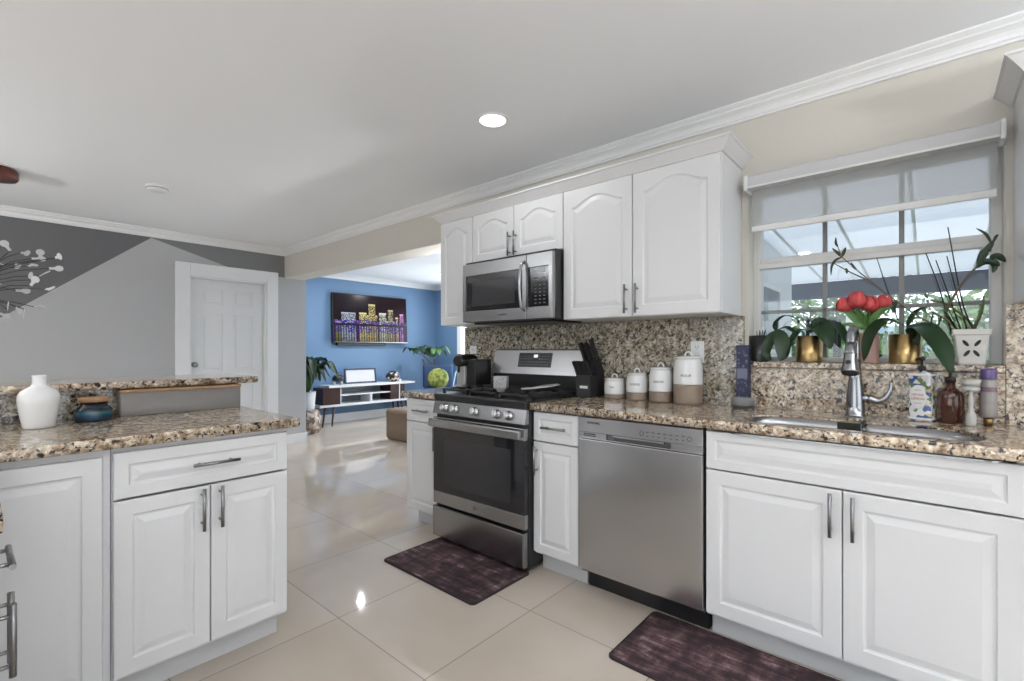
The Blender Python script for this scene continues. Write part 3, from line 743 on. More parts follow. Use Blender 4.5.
# ---- peninsula (faces at Y 2.0)
c = base_cabinet('white peninsula cabinet with a drawer above two doors', (.3125, 2.0, 0), 0, .566, toe_x=(0, .012), depth=.60, rail=True)
front(c, 'drawer_front', .002, .706, .560, .153, fw=.040, handle=(.294, .078, 1))
front(c, 'door', .002, .119, .279, .580, fw=.05, handle=(.279-.028, .500, 0))
front(c, 'door', .284, .119, .278, .580, fw=.05, handle=(.028, .500, 0))
c = base_cabinet('white peninsula corner cabinet with one tall plain raised panel', (-.60, 2.0, 0), 0, .91, depth=.60, rail=True)
front(c, 'door', .43, .105, .459, .747, fw=.05)
mb = MB(); mb.box(.02, .42, .021, .04, .105, .87); mb.build('filler_panel', M_['cab'], c)
# left run beside the camera
c = base_cabinet('white drawer and door cabinet at the left edge, only its bar handles show', (.030, 1.243, 0), PI/2, .70, depth=.58)
front(c, 'drawer_front', .002, .690, .42, .169, fw=.034, handle=(.240, .065, 1))
mb = MB(); mb.box(.43, .70, .0, .02, .105, .862, .002); mb.build('filler_panel', M_['cab'], c)
o = front(c, 'door', .002, .105, .21, .580, fw=.045)
o2 = front(c, 'door', .214, .105, .21, .580, fw=.045)
hm = handle_mb(.15, .006, .033); h1 = hm.build('handle', M_['nickel'], o, (.175, -.02, .496))
hm = handle_mb(.15, .006, .033); h2 = hm.build('handle', M_['nickel'], o2, (.033, -.02, .496))
mb = MB(); slab(mb, [(-.66, 1.975), (.915, 1.975), (.915, 2.638), (-.66, 2.638)], [], .878, .915, .006)
tag(mb.build('worktop', M_['granite']), 'lower granite worktop of the peninsula with the white vase', 'countertop')
mb = MB(); slab(mb, [(-.66, 1.215), (.042, 1.215), (.042, 1.970), (-.66, 1.970)], [], .878, .915, .006)
tag(mb.build('worktop', M_['granite']), 'granite worktop of the left run, out of frame beside the peninsula', 'countertop')
mb = MB(); mb.box(-.66, .905, 2.665, 2.80, 0.001, 1.031); tag(mb.build('knee_wall', M_['grey_plain'] if 'grey_plain' in M_ else mat('grey_paint', (.3, .3, .305), .6)), 'half wall carrying the raised bar top of the peninsula', 'half wall')
tag_plate('backsplash', [(-.66, .905, 2.640, 2.663, .916, 1.031)], 'dark granite strip under the raised bar top behind the vase', 'backsplash', M_['granite_wall'])
mb = MB(); slab(mb, [(-.66, 2.565), (.975, 2.565), (.975, 3.0), (-.66, 3.0)], [], 1.033, 1.064, .006)
tag(mb.build('bar_top', M_['granite']), 'raised granite bar top at the back of the peninsula', 'countertop')
# ---- rugs
def rug(x0, x1, y0, y1, label):
    t = thing('kitchen_mat', label, 'rug', ((x0+x1)/2, (y0+y1)/2, 0), 0, 'dark brown kitchen mats')
    a, b = (x1-x0)/2, (y1-y0)/2
    mb = MB(); slab(mb, rrect(-a+.006, a-.006, -b+.006, b-.006, .02), [], .001, .011, .003); mb.build('pile', M_['rug'], t)
    mb = MB(); ls = []
    o_ = rrect(-a, a, -b, b, .025); i_ = rrect(-a+.0055, a-.0055, -b+.0055, b-.0055, .0205)
    mb.loops([[(p[0], p[1], z) for p in L_] for L_, z in ((i_, .001), (o_, .001), (o_, .008), (i_, .0118), (i_, .001))], smooth=False); mb.build('binding', M_['rug_edge'], t)
rug(1.553, 1.985, 1.600, 2.335, 'dark brown distressed mat lying in front of the range')
rug(1.640, 2.068, .05, .945, 'dark brown distressed mat lying in front of the sink cabinet')
# ================================================================ THINGS ON THE COUNTERS
def ratio(px):
    t = (px-512)/476.7; return (.6582-t*.7529)/(.7529+t*.6582)
def at(px, py, X):
    """point of the photo at the distance X from the kitchen side: (X, Y, z)"""
    t = (px-512)/476.7; d = X/(.7529+t*.6582); return (X, ratio(px)*X, 1.2-(py-349.4)*d/476.7)
ZC = .9155
# ---- canisters
def canister(x, y, r, h, split, txt, label):
    t = thing('canister', label, 'canister', (x, y, ZC), 0, 'white and tan ceramic canisters')
    k = .80
    mb = MB(); mb.lathe([(r*.96, 0), (r, .006)]+[(r*(1.0 if i % 2 else .985), .006+(split-.008)*i/8) for i in range(1, 8)]+[(r, split)], n=40); mb.build('unglazed_base', M_['tan_cer'], t)
    mb = MB(); mb.lathe([(r, split+.0002), (r, split+.004), (r, h*.72), (r*.97, h*.85), (r*.90, h*.96), (r*.86, h)], n=40); mb.build('glazed_body', M_['white_cer'], t)
    mb = MB(); mb.lathe([(r*.88, h+.0004), (r*.90, h+.004), (r*.85, h+.010), (r*.4, h+.014), (.0005, h+.015)], n=40); ld = mb.build('lid', M_['white_cer'], t)
    mb = MB(); mb.tube([(0, .017*math.cos(a*PI/10), h+.012+.024*math.sin(a*PI/10)) for a in range(11)], .0045, 10); mb.build('lid_handle', M_['white_cer'], ld)
    a0 = math.radians(180+12)
    def wrap(u, v, z): a = a0+u/r; return ((r+.0006+z)*math.cos(a), (r+.0006+z)*math.sin(a), v+h*.63)
    text_obj('lettering', txt, .017, M_['ink'], t, wrap)
canister(2.505, 1.388, .060, .105, .026, 'TEA', 'smallest white and tan canister, beside the knife block')
canister(2.508, 1.247, .060, .140, .044, 'COFFEE', 'second smallest of the four white and tan canisters')
canister(2.505, 1.105, .063, .175, .058, 'SUGAR', 'second tallest of the four white and tan canisters')
canister(2.505, .955, .074, .236, .103, 'FLOUR', 'tallest white and tan canister, in front of the outlet')
# ---- knife block: faces -X
t = thing('knife_block', 'black knife block with a white plate beside the smallest canister', 'knife block', (2.418, 1.553, ZC))
mb = MB(); mb.box(0, .075, -.050, .050, 0, .128, .003); mb.prism([(.0755, 0), (.165, 0), (.165, .145), (.115, .235), (.0755, .195)], (1, 0, 0), (0, 0, 1), (0, .10, 0), (0, -.050, 0)); mb.build('block', M_['black_matte'], t)
mb = MB(); mb.box(-.0015, 0, -.034, .020, .052, .068); mb.build('name_plate', M_['white_matte'], t)
def knife(p, d, L, wdt, label, grp):
    k = thing('knife', label, 'knife', p, 0, grp)
    d = Vector(d).normalized(); s = Vector((0, 1, 0)); u = d.cross(s)
    mb = MB(); mb.loops([[d*(L*q)+s*(a*.007)+u*(b*wdt*f) for a, b in ((-1, -1), (1, -1), (1, 1), (-1, 1))] for q, f in ((0, .8), (.08, 1), (.5, .85), (.9, 1.1), (1, .9))], True, True, False)
    mb.build('handle', M_['black_matte'], k)
    mb = MB(); mb.loops([[d*(L*q)+s*(a*.0012)+u*(b*wdt*.7) for a, b in ((-1, -1), (1, -1), (1, 1), (-1, 1))] for q in (-.12, 0)], True, True, False); mb.build('bolster', M_['nickel'], k)
for i in range(6): knife((2.430+.006*(i % 2), 1.594-i*.0165, ZC+.132), (-.42, .12, 1), .088, .010, 'black handled steak knife in the low front row of the block', 'steak knives in the block')
for i, (dx, dy, dz, L) in enumerate(((.082, .028, .205, .115), (.088, -.002, .215, .105), (.100, -.034, .232, .11), (.118, .018, .235, .075), (.128, -.018, .225, .07))):
    knife((2.418+dx, 1.553+dy, ZC+dz+.004), (-.45, .10, 1), L*1.12, .016, 'large black handled knife standing in the upper back of the block', 'large knives in the block')
# ---- blue patterned tin on a round grey puck
t = thing('smart_speaker', 'round grey fabric puck speaker on the worktop left of the sink', 'speaker', (2.482, .680, ZC))
mb = MB(); mb.lathe([(.046, 0), (.051, .004), (.052, .016)], n=40, close1=False); mb.build('rubber_base', M_['dark_grey'], t)
mb = MB(); mb.lathe([(.0515, .0165), (.050, .018), (.053, .022), (.053, .044), (.049, .050), (.0005, .051)], n=40, close0=False); mb.build('fabric_top', mat('grey_fabric', (.20, .20, .21), .9, bump=.4, bscale=900), t)
t = thing('patterned_carton', 'tall narrow navy patterned carton standing behind the grey speaker', 'carton', (2.557, .697, ZC))
mm, n_, l_, p_ = new_mat('navy_pattern')
tc = n_.new('ShaderNodeTexCoord'); vv = n_.new('ShaderNodeTexVoronoi'); vv.inputs['Scale'].default_value = 55; l_.new(tc.outputs['Object'], vv.inputs[0])
r_ = ramp(n_, [(.15, (.16, .17, .25)), (.35, (.02, .025, .07)), (.9, (.01, .012, .04))]); l_.new(vv.outputs[0], r_.inputs[0]); l_.new(r_.outputs[0], p_.inputs[0])
mb = MB(); mb.box(-.022, .022, -.029, .029, 0, .296, .002); mb.build('body', mm, t)
mb = MB(); mb.box(-.0232, .0232, -.0302, .0302, .296, .306, .002); mb.build('rim', mat('navy_plain', (.02, .025, .07), .4), t)
mb = MB(); mb.box(-.0232, .0, -.024, .024, .14, .19, .0005); mb.build('front_label', mat('pale_label', (.16, .17, .24), .6), t)
# ---- faucet
t = thing('kitchen_faucet', 'satin chrome pull-down kitchen faucet with a curved side lever', 'faucet', (2.50, .236, ZC))
mb = MB(); mb.lathe([(.038, 0), (.038, .006), (.034, .010), (.033, .05), (.031, .10), (.024, .16), (.018, .24)], n=28)
pts = cr([(0, 0, .235), (0, 0, .30), (-.02, 0, .350), (-.075, 0, .368), (-.125, 0, .345), (-.155, 0, .295)], 6)
mb.tube(pts, .0165, 16); mb.build('body', M_['chrome'], t)
mb = MB(); p0 = Vector((-.148, 0, .310)); dd = Vector((-.30, 0, -1)).normalized()
q = [(0, .0195), (.05, .022), (.085, .025), (.115, .031), (.125, .031)]
mb.tube([p0+dd*a for a, b in q], [b for a, b in q], 20)
hd = mb.build('spray_head', M_['chrome'], t)
mb = MB(); mb.tube([p0+dd*.125, p0+dd*.131], .027, 20); mb.build('nozzle', M_['black_matte'], hd)
mb = MB(); c_ = p0+dd*.085+Vector((-.0245, .004, .006)); mb.tube([c_, c_+Vector((-.004, 0, 0))], .009, 14); mb.build('spray_button', M_['black_matte'], hd)
mb = MB(); mb.tube([p0+dd*.046, p0+dd*.049], .0228, 20); mb.build('seam_ring', M_['dark_grey'], hd)
mb = MB(); mb.tube([(0, -.018, .078), (0, -.05, .076)], .017, 16)
mb.tube(cr([(0, -.045, .078), (0, -.075, .070), (-.004, -.10, .082), (-.008, -.116, .110), (-.008, -.121, .150)], 5), [.019]+[.0185-.0115*min(1, i/16) for i in range(20)], 12)
mb.build('lever', M_['chrome'], t)
# sponge caddy with a sponge, on the sink divider
t = thing('sponge_caddy', 'black sponge caddy standing in the sink in front of the faucet', 'sponge holder', (2.20, .225, .8735))
mb = MB(); mb.box(-.03, .03, -.036, .036, 0, .004, .001); mb.box(-.03, -.026, -.036, .036, .004, .052, .001); mb.box(.026, .03, -.036, .036, .004, .045, .001)
for s in (-.036, .032): mb.box(-.026, .026, s, s+.004, .004, .045, .001)
mb.build('tray', M_['black'], t)
mb = MB(); mb.tube(cr([(.028, -.03, .03), (.07, -.034, .044), (.12, -.034, .0435)], 4), .009, 8); mb.build('suction_arm', M_['black'], t)
t = thing('sponge', 'yellow and green sponge resting in the black caddy', 'sponge', (2.20, .225, .878))
mb = MB(); mb.box(-.022, -.004, -.030, .030, 0.001, .050, .003); mb.build('foam', mat('yellow_foam', (.22, .20, .07), .9, bump=.5, bscale=300), t)
mb = MB(); mb.box(-.0035, .004, -.030, .030, 0.001, .050, .002); mb.build('scourer', mat('green_scourer', (.06, .12, .05), .95), t)
# ---- soap bottle with blue and white pattern
t = thing('soap_bottle', 'white soap bottle with blue and green ornament and a black pump', 'soap bottle', (2.520, .020, ZC), math.radians(-22))
mm, n_, l_, p_ = new_mat('ornament_print')
tc = n_.new('ShaderNodeTexCoord'); vv = n_.new('ShaderNodeTexVoronoi'); vv.inputs['Scale'].default_value = 62; l_.new(tc.outputs['Object'], vv.inputs[0])
sc_ = n_.new('ShaderNodeSeparateColor'); l_.new(vv.outputs['Color'], sc_.inputs[0])
r_ = ramp(n_, [(0, (.70, .71, .72)), (.38, (.70, .71, .72)), (.40, (.05, .10, .26)), (.62, (.07, .13, .30)), (.64, (.12, .20, .10)), (.80, (.14, .22, .10)), (.82, (.55, .42, .25)), (1, (.6, .5, .35))], 'CONSTANT'); l_.new(sc_.outputs[0], r_.inputs[0]); l_.new(r_.outputs[0], p_.inputs[0]); p_.inputs['Roughness'].default_value = .25
mb = MB(); sec = rrect(-.028, .028, -.038, .038, .008)
mb.loops([[(p[0]*s, p[1]*s, z) for p in sec] for z, s in ((0, .95), (.002, 1), (.012, 1), (.016, .93), (.172, .93), (.177, 1.0), (.186, 1.02), (.190, .95), (.194, .5), (.202, .25))], True, True, True)
mb.build('body', mm, t)
for z in (.004, .179):
    mb = MB(); mb.loops([[(p[0]*1.03, p[1]*1.03, z+q) for p in sec] for q in (0, .009)], True, True, True)
    mb.build('white_band', M_['white_cer'], t)
mb = MB(); mb.loops([[(x, .002+.027*math.cos(a*PI/16), .096+.047*math.sin(a*PI/16)) for a in range(32)] for x in (-.0255, -.0292)], True, True, False); lb = mb.build('oval_label', M_['white_cer'], t)
for i, s in enumerate(('MEYER', 'LEMON')):
    text_obj('lettering', s, .0135, mat('label_red', (.35, .10, .07), .6), lb, lambda x, y, z, i=i: (-.0296-z, .002-x, .103-i*.015+y))
for z in (.122, .070):
    mb = MB(); mb.box(-.0298, -.0291, -.010, .014, z, z+.0014); mb.build('small_print', M_['ink'], lb)
mb = MB(); mb.lathe([(.013, .200), (.013, .214), (.006, .218), (.0045, .222), (.0045, .240), (.010, .242), (.010, .252), (.0005, .254)], n=16, close0=True); mb.tube([(0, 0, .247), (-.03, .004, .247), (-.036, .005, .240)], .0045, 8); mb.build('pump', M_['black_matte'], t)
# ---- amber bottle
t = thing('pump_bottle', 'brown amber pump bottle beside the patterned soap bottle', 'bottle', (2.513, -.064, ZC))
mb = MB(); mb.lathe([(.036, 0), (.040, .004), (.0405, .105), (.036, .118), (.022, .130), (.0145, .138), (.0145, .158)], n=32)
mb.build('body', mat('amber_glass', (.05, .014, .008), .06, coat=.5), t)
mb = MB(); mb.lathe([(.0165, .1585), (.0165, .176), (.006, .179), (.005, .196), (.011, .198), (.011, .206), (.0005, .207)], n=20); mb.tube([(0, 0, .202), (-.034, 0, .202), (-.040, 0, .195)], .0045, 8); mb.build('pump', M_['black_matte'], t)
# ---- dish brush
t = thing('dish_brush', 'clear handled dish brush with white bristles standing upside down', 'brush', (2.468, -.119, ZC))
mb = MB(); mb.lathe([(.015, 0), (.016, .004), (.016, .040), (.011, .048), (.007, .07), (.0095, .095), (.006, .118), (.008, .128)], n=20); mb.build('handle', mat('pale_plastic', (.46, .45, .43), .15), t)
mb = MB(); mb.lathe([(.012, .1285), (.026, .132), (.026, .142), (.020, .146)], n=24); mb.build('brush_head', mat('pale_grey_plastic', (.48, .48, .49), .25), t)
mb = MB(); mb.lathe([(.022, .1465), (.030, .172), (.0005, .174)], n=40); mb.build('bristles', mat('white_bristle', (.52, .50, .47), .95, bump=1, bscale=800), t)
t = thing('lotion_tube', 'grey bottle with a purple cap at the right end of the sink', 'bottle', (2.532, -.170, ZC))
mb = MB(); mb.lathe([(.012, 0), (.012, .028)], n=20); mb.build('flip_lid', M_['gold'], t)
mb = MB(); mb.lathe([(.022, .0285), (.025, .034), (.024, .10), (.021, .165), (.019, .172)], n=28); mb.build('body', mat('grey_label', (.30, .28, .27), .4, vary=.2, vscale=30), t)
mb = MB(); mb.lathe([(.0215, .1725), (.0225, .176), (.0225, .205), (.019, .212), (.0005, .213)], n=28); mb.build('cap', mat('purple_cap', (.13, .09, .24), .35), t)
mb = MB(); mb.lathe([(.0246, .125), (.0238, .143)], n=28, close0=False, close1=False); mb.build('label_band', mat('plum_band', (.16, .10, .14), .5), t)
# ---- coffee machine
t = thing('coffee_machine', 'black and chrome capsule coffee machine on the short worktop', 'coffee machine', (2.40, 2.485, ZC))
mb = MB(); mb.box(-.055, .11, -.095, -.004, 0.001, .215, .010); mb.build('water_tank_side', M_['black'], t)
mb = MB(); mb.box(-.095, .0, -.002, .085, 0.001, .030, .004); mb.box(-.070, .06, -.002, .080, .031, .165, .006); mb.build('drip_body', mat('satin_silver', (.50, .50, .50), .35, .5), t)
mb = MB(); mb.loops([[(x, .042+.052*math.cos(a*PI/12)*s, .202+.042*math.sin(a*PI/12)*s) for a in range(24)] for x, s in ((-.105, .75), (-.095, 1), (.06, 1), (.07, .8))], True, True, True); mb.build('brew_head', M_['black'], t)
mb = MB(); mb.tube([(-.088, .042, .165), (-.088, .042, .120)], .010, 12); mb.build('spout', M_['black'], t)
mb = MB(); mb.box(-.07, .08, .0, .085, .2445, .252, .003); mb.build('lever', M_['chrome'], t)
# ---- on the range
t = thing('candle_cup', 'square white textured cup on the front grate of the range', 'candle', (2.055, 1.880, .9535), math.radians(30))
mb = MB()
mb.loops([[(p[0], p[1], z) for p in rrect(-.039*s, .039*s, -.039*s, .039*s, .010)] for z, s in ((0, .55), (.012, .6), (.022, .95), (.028, 1), (.090, 1), (.090, .9), (.080, .9))], True, True, True)
mb.build('cup', mat('mottled_white', (.30, .30, .30), .5, vary=.8, vscale=120), t)
t = thing('spoon_rest', 'white spoon rest lying across the right grate of the range', 'spoon rest', (2.28, 1.765, .962), math.radians(-18))
mb = MB(); nst = 22; ls = []
for i in range(nst+1):
    u = i/nst; x = -.13+.27*u; w_ = .014+.030*math.sin(PI*max(0, min(1, (u-.35)/.65)))**.8; z = .006+.022*max(0, u-.25)
    ls.append([(x, w_, z+.004), (x, w_*.6, z-.002 if .4 < u < .95 else z), (x, -w_*.6, z-.002 if .4 < u < .95 else z), (x, -w_, z+.004), (x, -w_*.7, z-.005), (x, w_*.7, z-.005)])
mb.loops(ls, True, True, True); mb.build('dish', M_['white_cer'], t)
# ---- peninsula things
t = thing('vase', 'white glazed bottle vase on the lower peninsula worktop', 'vase', (.174, 2.440, ZC))
SV = .742; mb = MB(); mb.lathe([(r_q*SV, z_q*.93) for r_q, z_q in [(.057, 0), (.061, .004), (.062, .020), (.065, .028), (.0775, .098), (.079, .112), (.077, .127), (.068, .143), (.047, .156), (.031, .163), (.0265, .171), (.026, .196), (.029, .205), (.026, .206), (.022, .198), (.021, .170)]], n=48, close1=True); mb.build('body', M_['white_cer'], t)
t = thing('lidded_jar', 'low blue glazed jar with a wooden lid beside the vase', 'jar', (.335, 2.512, ZC))
mm, n_, l_, p_ = new_mat('blue_glaze')
tc = n_.new('ShaderNodeTexCoord'); sx_ = n_.new('ShaderNodeSeparateXYZ'); l_.new(tc.outputs['Object'], sx_.inputs[0])
mr_ = n_.new('ShaderNodeMapRange'); mr_.inputs[1].default_value = 0; mr_.inputs[2].default_value = .065; l_.new(sx_.outputs[2], mr_.inputs[0])
r_ = ramp(n_, [(0, (.006, .018, .045)), (.35, (.008, .035, .075)), (.55, (.02, .09, .12)), (.7, (.008, .02, .03)), (1, (.006, .01, .02))]); l_.new(mr_.outputs[0], r_.inputs[0]); l_.new(r_.outputs[0], p_.inputs[0]); p_.inputs['Roughness'].default_value = .12
mb = MB(); mb.lathe([(.054, 0), (.060, .005), (.061, .026), (.058, .044), (.050, .056), (.042, .061), (.042, .076)], n=44); mb.build('body', mm, t)
mb = MB(); mb.lathe([(.047, .0765), (.049, .079), (.049, .091), (.047, .094)], n=40); mb.build('wooden_lid', M_['wood'], t)
t = thing('bread_box', 'long narrow grey box with a wooden lid under the raised bar', 'box', (.658, 2.591, ZC))
mb = MB(); ls = [[(p[0]*s, p[1]*s, z) for p in rrect(-.234, .234, -.034, .034, .008)] for z, s in ((0, .985), (.004, 1), (.100, 1))]
mb.loops(ls, True, True, True); mb.build('box_body', mat('grey_painted_metal', (.19, .178, .17), .45, vary=.12, vscale=25), t)
mb = MB(); mb.box(-.236, .236, -.036, .036, .1005, .1125, .003); mb.build('wooden_lid', M_['wood'], t)
# ================================================================ PLANTS ON THE WINDOW LEDGE
ZL = 1.1395
def pot_lathe(name, m, prof, t, n=32, sx=1, sy=1):
    mb = MB(); mb.lathe(prof, n=n, sx=sx, sy=sy); return mb.build(name, m, t)
soil = mat('potting_soil', (.03, .02, .015), .95, bump=.6, bscale=300)
def potted(label, y, r, h, m, name='potted_orchid', cat='plant', x=2.641, square=False, n=32):
    t = thing(name, label, cat, (x, y, ZL))
    mb = MB()
    if square:
        mb.loops([[(p[0]*s, p[1]*s, z) for p in rrect(-r, r, -r, r, .01)] for z, s in ((0, .92), (h, 1), (h, .88), (h-.02, .86))], True, True, False)
    else: mb.lathe([(r*.94, 0), (r*.96, .003), (r, h), (r*.92, h), (r*.90, h-.018)], n=n)
    mb.build('pot', m, t)
    mb = MB(); mb.lathe([(r*(.84), h-.0175), (r*.6, h-.010), (.0005, h-.008)], n=20, close0=True); mb.build('soil', soil, t)
    return t
def leafs(t, items, m, name='leaf', lw=1.3):
    """each item: (points in px,py,X of the world, width, facing)"""
    o = t.location
    for pts, w, f in items:
        mb = MB(); leaf(mb, [Vector(at(*p))-o for p in pts], w*lw, f, 7); mb.build(name, m, t)
# black pot with broad leaves
t = potted('black pot with broad drooping green leaves at the left of the ledge', .645, .046, .130, M_['black'])
leafs(t, [([(775, 331, 2.62), (771, 338, 2.60), (766, 352, 2.59), (771, 361, 2.583)], .042, (-1, .3, .2)),
          ([(777, 330, 2.62), (781, 338, 2.59), (783, 352, 2.575), (780, 361, 2.57)], .052, (-1, -.1, .2)),
          ([(776, 331, 2.64), (776, 322, 2.63), (786, 315, 2.61), (797, 319, 2.60), (799, 324, 2.60)], .030, (0, .2, 1)),
          ([(777, 330, 2.65), (786, 327, 2.64), (792, 330, 2.63), (798, 334, 2.62)], .022, (-.5, 0, 1))], M_['leaf'])
mb = MB(); random.seed(5)
for i in range(9):
    a = random.uniform(0, 2*PI); mb.tube([(.02*math.cos(a), .02*math.sin(a), .12), (.03*math.cos(a), .03*math.sin(a), .150+.012*random.random())], [.003, .0012], 5)
mb.build('spiky_shoots', M_['leaf'], t)
# first orchid in a brass pot
t = potted('brass pot with a broad leaved orchid, left of the red tulips', .428, .056, .125, M_['gold'])
leafs(t, [([(811, 331, 2.65), (800, 330, 2.62), (790, 342, 2.59), (786, 357, 2.57)], .036, (-.5, .3, 1)),
          ([(813, 330, 2.65), (818, 324, 2.62), (826, 333, 2.57), (831, 349, 2.55)], .062, (-1, 0, .5)),
          ([(814, 330, 2.66), (825, 321, 2.65), (840, 328, 2.62), (852, 352, 2.59)], .048, (-.3, -.2, 1)),
          ([(812, 330, 2.66), (814, 324, 2.68), (822, 319, 2.69)], .030, (0, 0, 1))], M_['leaf'])
mb = MB(); mb.tube(cr([Vector(p)-t.location for p in (at(812, 330, 2.65), at(806, 325, 2.64), at(801, 318, 2.64))], 4), .003, 6); mb.build('aerial_root', M_['stem'], t)
# tulips in a pink pot
t = potted('pink pot of red tulips behind the faucet spout', .203, .040, .135, mat('pink_clay', (.42, .27, .23), .6), name='potted_tulips', x=2.655)
random.seed(11)
for px, py, X, s in ((845, 304, 2.61, 1.35), (857, 299, 2.59, 1.5), (870, 303, 2.62, 1.35), (884, 301, 2.64, 1.25), (851, 303, 2.67, 1.1), (877, 306, 2.66, 1.1)):
    c_ = Vector(at(px, py, X))-t.location
    mb = MB(); mb.tube(cr([(0, 0, .12), (c_.x*.5, c_.y*.4, c_.z*.7), c_-Vector((0, 0, .02*s))], 5), .0028, 6); mb.build('stem', M_['leaf_l'], t)
    mb = MB()
    for k in range(6):
        a = k*PI/3+random.random()*.4; ro = (.019 if k % 2 else .016)*s
        dx, dy = math.cos(a), math.sin(a)
        leaf(mb, [c_+Vector((dx*.003, dy*.003, -.024*s)), c_+Vector((dx*ro, dy*ro, -.014*s)), c_+Vector((dx*ro*1.05, dy*ro*1.05, .006*s)), c_+Vector((dx*ro*.45, dy*ro*.45, .023*s))], .030*s, (dx, dy, .2), 4, -.35, .75)
    mb.build('flower', M_['red'], t)
leafs(t, [([(866, 328, 2.64), (856, 320, 2.62), (848, 312, 2.61), (843, 306, 2.60)], .022, (-1, 0, .3)),
          ([(868, 328, 2.65), (862, 318, 2.63), (856, 309, 2.62)], .024, (-1, .2, .3)),
          ([(870, 328, 2.65), (874, 318, 2.63), (884, 309, 2.62), (893, 306, 2.62)], .022, (-1, -.2, .3)),
          ([(867, 329, 2.63), (853, 325, 2.61), (843, 324, 2.60)], .020, (-1, 0, .6)),
          ([(869, 328, 2.65), (870, 316, 2.66), (874, 308, 2.67)], .022, (-1, 0, .1)),
          ([(866, 328, 2.66), (858, 316, 2.67), (850, 311, 2.68)], .022, (-1, 0, .1))], M_['leaf_l'])
# second orchid
t = potted('brass pot with a large arching orchid, right of the red tulips', .076, .057, .125, M_['gold'])
leafs(t, [([(906, 326, 2.65), (886, 319, 2.61), (870, 334, 2.56), (864, 361, 2.53)], .052, (-.5, .3, 1)),
          ([(908, 327, 2.65), (924, 326, 2.58), (941, 345, 2.50), (952, 374, 2.44)], .062, (-.8, -.2, .9)),
          ([(907, 327, 2.66), (912, 316, 2.66), (920, 309, 2.66), (929, 308, 2.66)], .026, (-.5, .2, 1)),
          ([(908, 327, 2.66), (918, 323, 2.68), (932, 322, 2.69)], .036, (0, 0, 1)),
          ([(907, 328, 2.64), (914, 334, 2.60), (918, 346, 2.58)], .030, (-1, 0, .3))], M_['leaf'])
def sticks(t, items, m, name, r):
    for pts in items:
        mb = MB(); P = cr([Vector(at(*p))-t.location for p in pts], 6); mb.tube(P, [r*(1-.45*i/(len(P)-1)) for i in range(len(P))], 7); mb.build(name, m, t)
# long bare stem reaching left from the second orchid, and its support stick
sticks(t, [[(938, 326, 2.67), (918, 316, 2.66), (895, 300, 2.65), (872, 282, 2.64), (857, 270, 2.63), (842, 257, 2.62)], [(870, 281, 2.64), (850, 272, 2.63), (832, 262, 2.62)], [(842, 257, 2.62), (838, 247, 2.62)]], M_['stem'], 'flower_stem', .0035)
sticks(t, [[(898, 320, 2.66), (888, 292, 2.66), (877, 258, 2.66)]], M_['black_matte'], 'support_stick', .0026)
leafs(t, [([(842, 257, 2.62), (838, 253, 2.62), (832, 248, 2.62)], .010, (-1, 0, 0)), ([(842, 257, 2.62), (844, 252, 2.62), (846, 247, 2.62)], .011, (-1, 0, 0)),
          ([(842, 257, 2.62), (836, 260, 2.62), (832, 266, 2.62), (831, 276, 2.62)], .009, (-1, 0, 0)), ([(838, 247, 2.62), (836, 243, 2.62), (836, 237, 2.62)], .008, (-1, 0, 0)),
          ([(857, 270, 2.63), (853, 266, 2.63), (851, 262, 2.63)], .008, (-1, 0, 0)), ([(846, 268, 2.63), (847, 271, 2.63), (847, 274, 2.63)], .008, (-1, 0, 0)),
          ([(897, 301, 2.65), (893, 307, 2.65), (896, 313, 2.65)], .016, (-1, 0, 0))], M_['leaf'])
# lattice pot with bamboo and sticks
t = thing('potted_bamboo', 'white lattice planter with bamboo stems and black sticks at the right of the ledge', 'plant', (2.640, -.127, ZL))
mb = MB(); S = lambda r: rrect(-r*.82, r*.82, -r*.82, r*.82, .006)
mb.loops([[(p[0], p[1], z) for p in S(r)] for z, r in ((0, .046), (.004, .048), (.115, .062), (.120, .068), (.140, .070), (.140, .063), (.122, .058))], True, True, False); mb.build('planter', mat('white_glazed_planter', (.66, .64, .61), .3), t)
mb = MB()
for dy, dz, a in ((-.020, .085, .6), (.020, .085, -.6), (-.016, .045, -.6), (.016, .045, .6)):
    dy *= .85; xx = -(.048+.014*dz/.115)*.82-.0012
    pts = []
    for k in range(14):
        q = 2*PI*k/14; u, v = .006*math.cos(q), .015*math.sin(q); pts.append((xx+.0, dy+u*math.cos(a)-v*math.sin(a), dz+u*math.sin(a)+v*math.cos(a)))
    mb.loops([pts, [(p[0]+.004, p[1], p[2]) for p in pts]], True, True, False)
mb.build('leaf_cutout', M_['black_matte'], t)
mb = MB(); mb.lathe([(.045, .123), (.0005, .130)], n=20); mb.build('soil', soil, t)
sticks(t, [[(966, 332, 2.65), (957, 302, 2.65), (950, 276, 2.65), (936, 252, 2.64)][:0] or [(952, 334, 2.64), (940, 290, 2.64), (926, 253, 2.64)], [(962, 333, 2.64), (948, 293, 2.64), (936, 260, 2.64)],
           [(968, 333, 2.65), (957, 285, 2.65), (948, 228, 2.65)][:0] or [(968, 333, 2.65), (957, 294, 2.65), (947, 256, 2.65)], [(975, 333, 2.63), (962, 300, 2.63), (948, 227, 2.63)]], M_['black_matte'], 'stick', .0034)
sticks(t, [[(946, 312, 2.63), (956, 293, 2.62), (968, 276, 2.61), (978, 266, 2.60)], [(973, 332, 2.66), (982, 312, 2.66), (984, 296, 2.66)], [(975, 331, 2.64), (966, 318, 2.64), (946, 304, 2.64), (930, 300, 2.64)], [(960, 333, 2.62), (950, 322, 2.62), (932, 312, 2.61)]], M_['stem'], 'bamboo_stem', .0055)
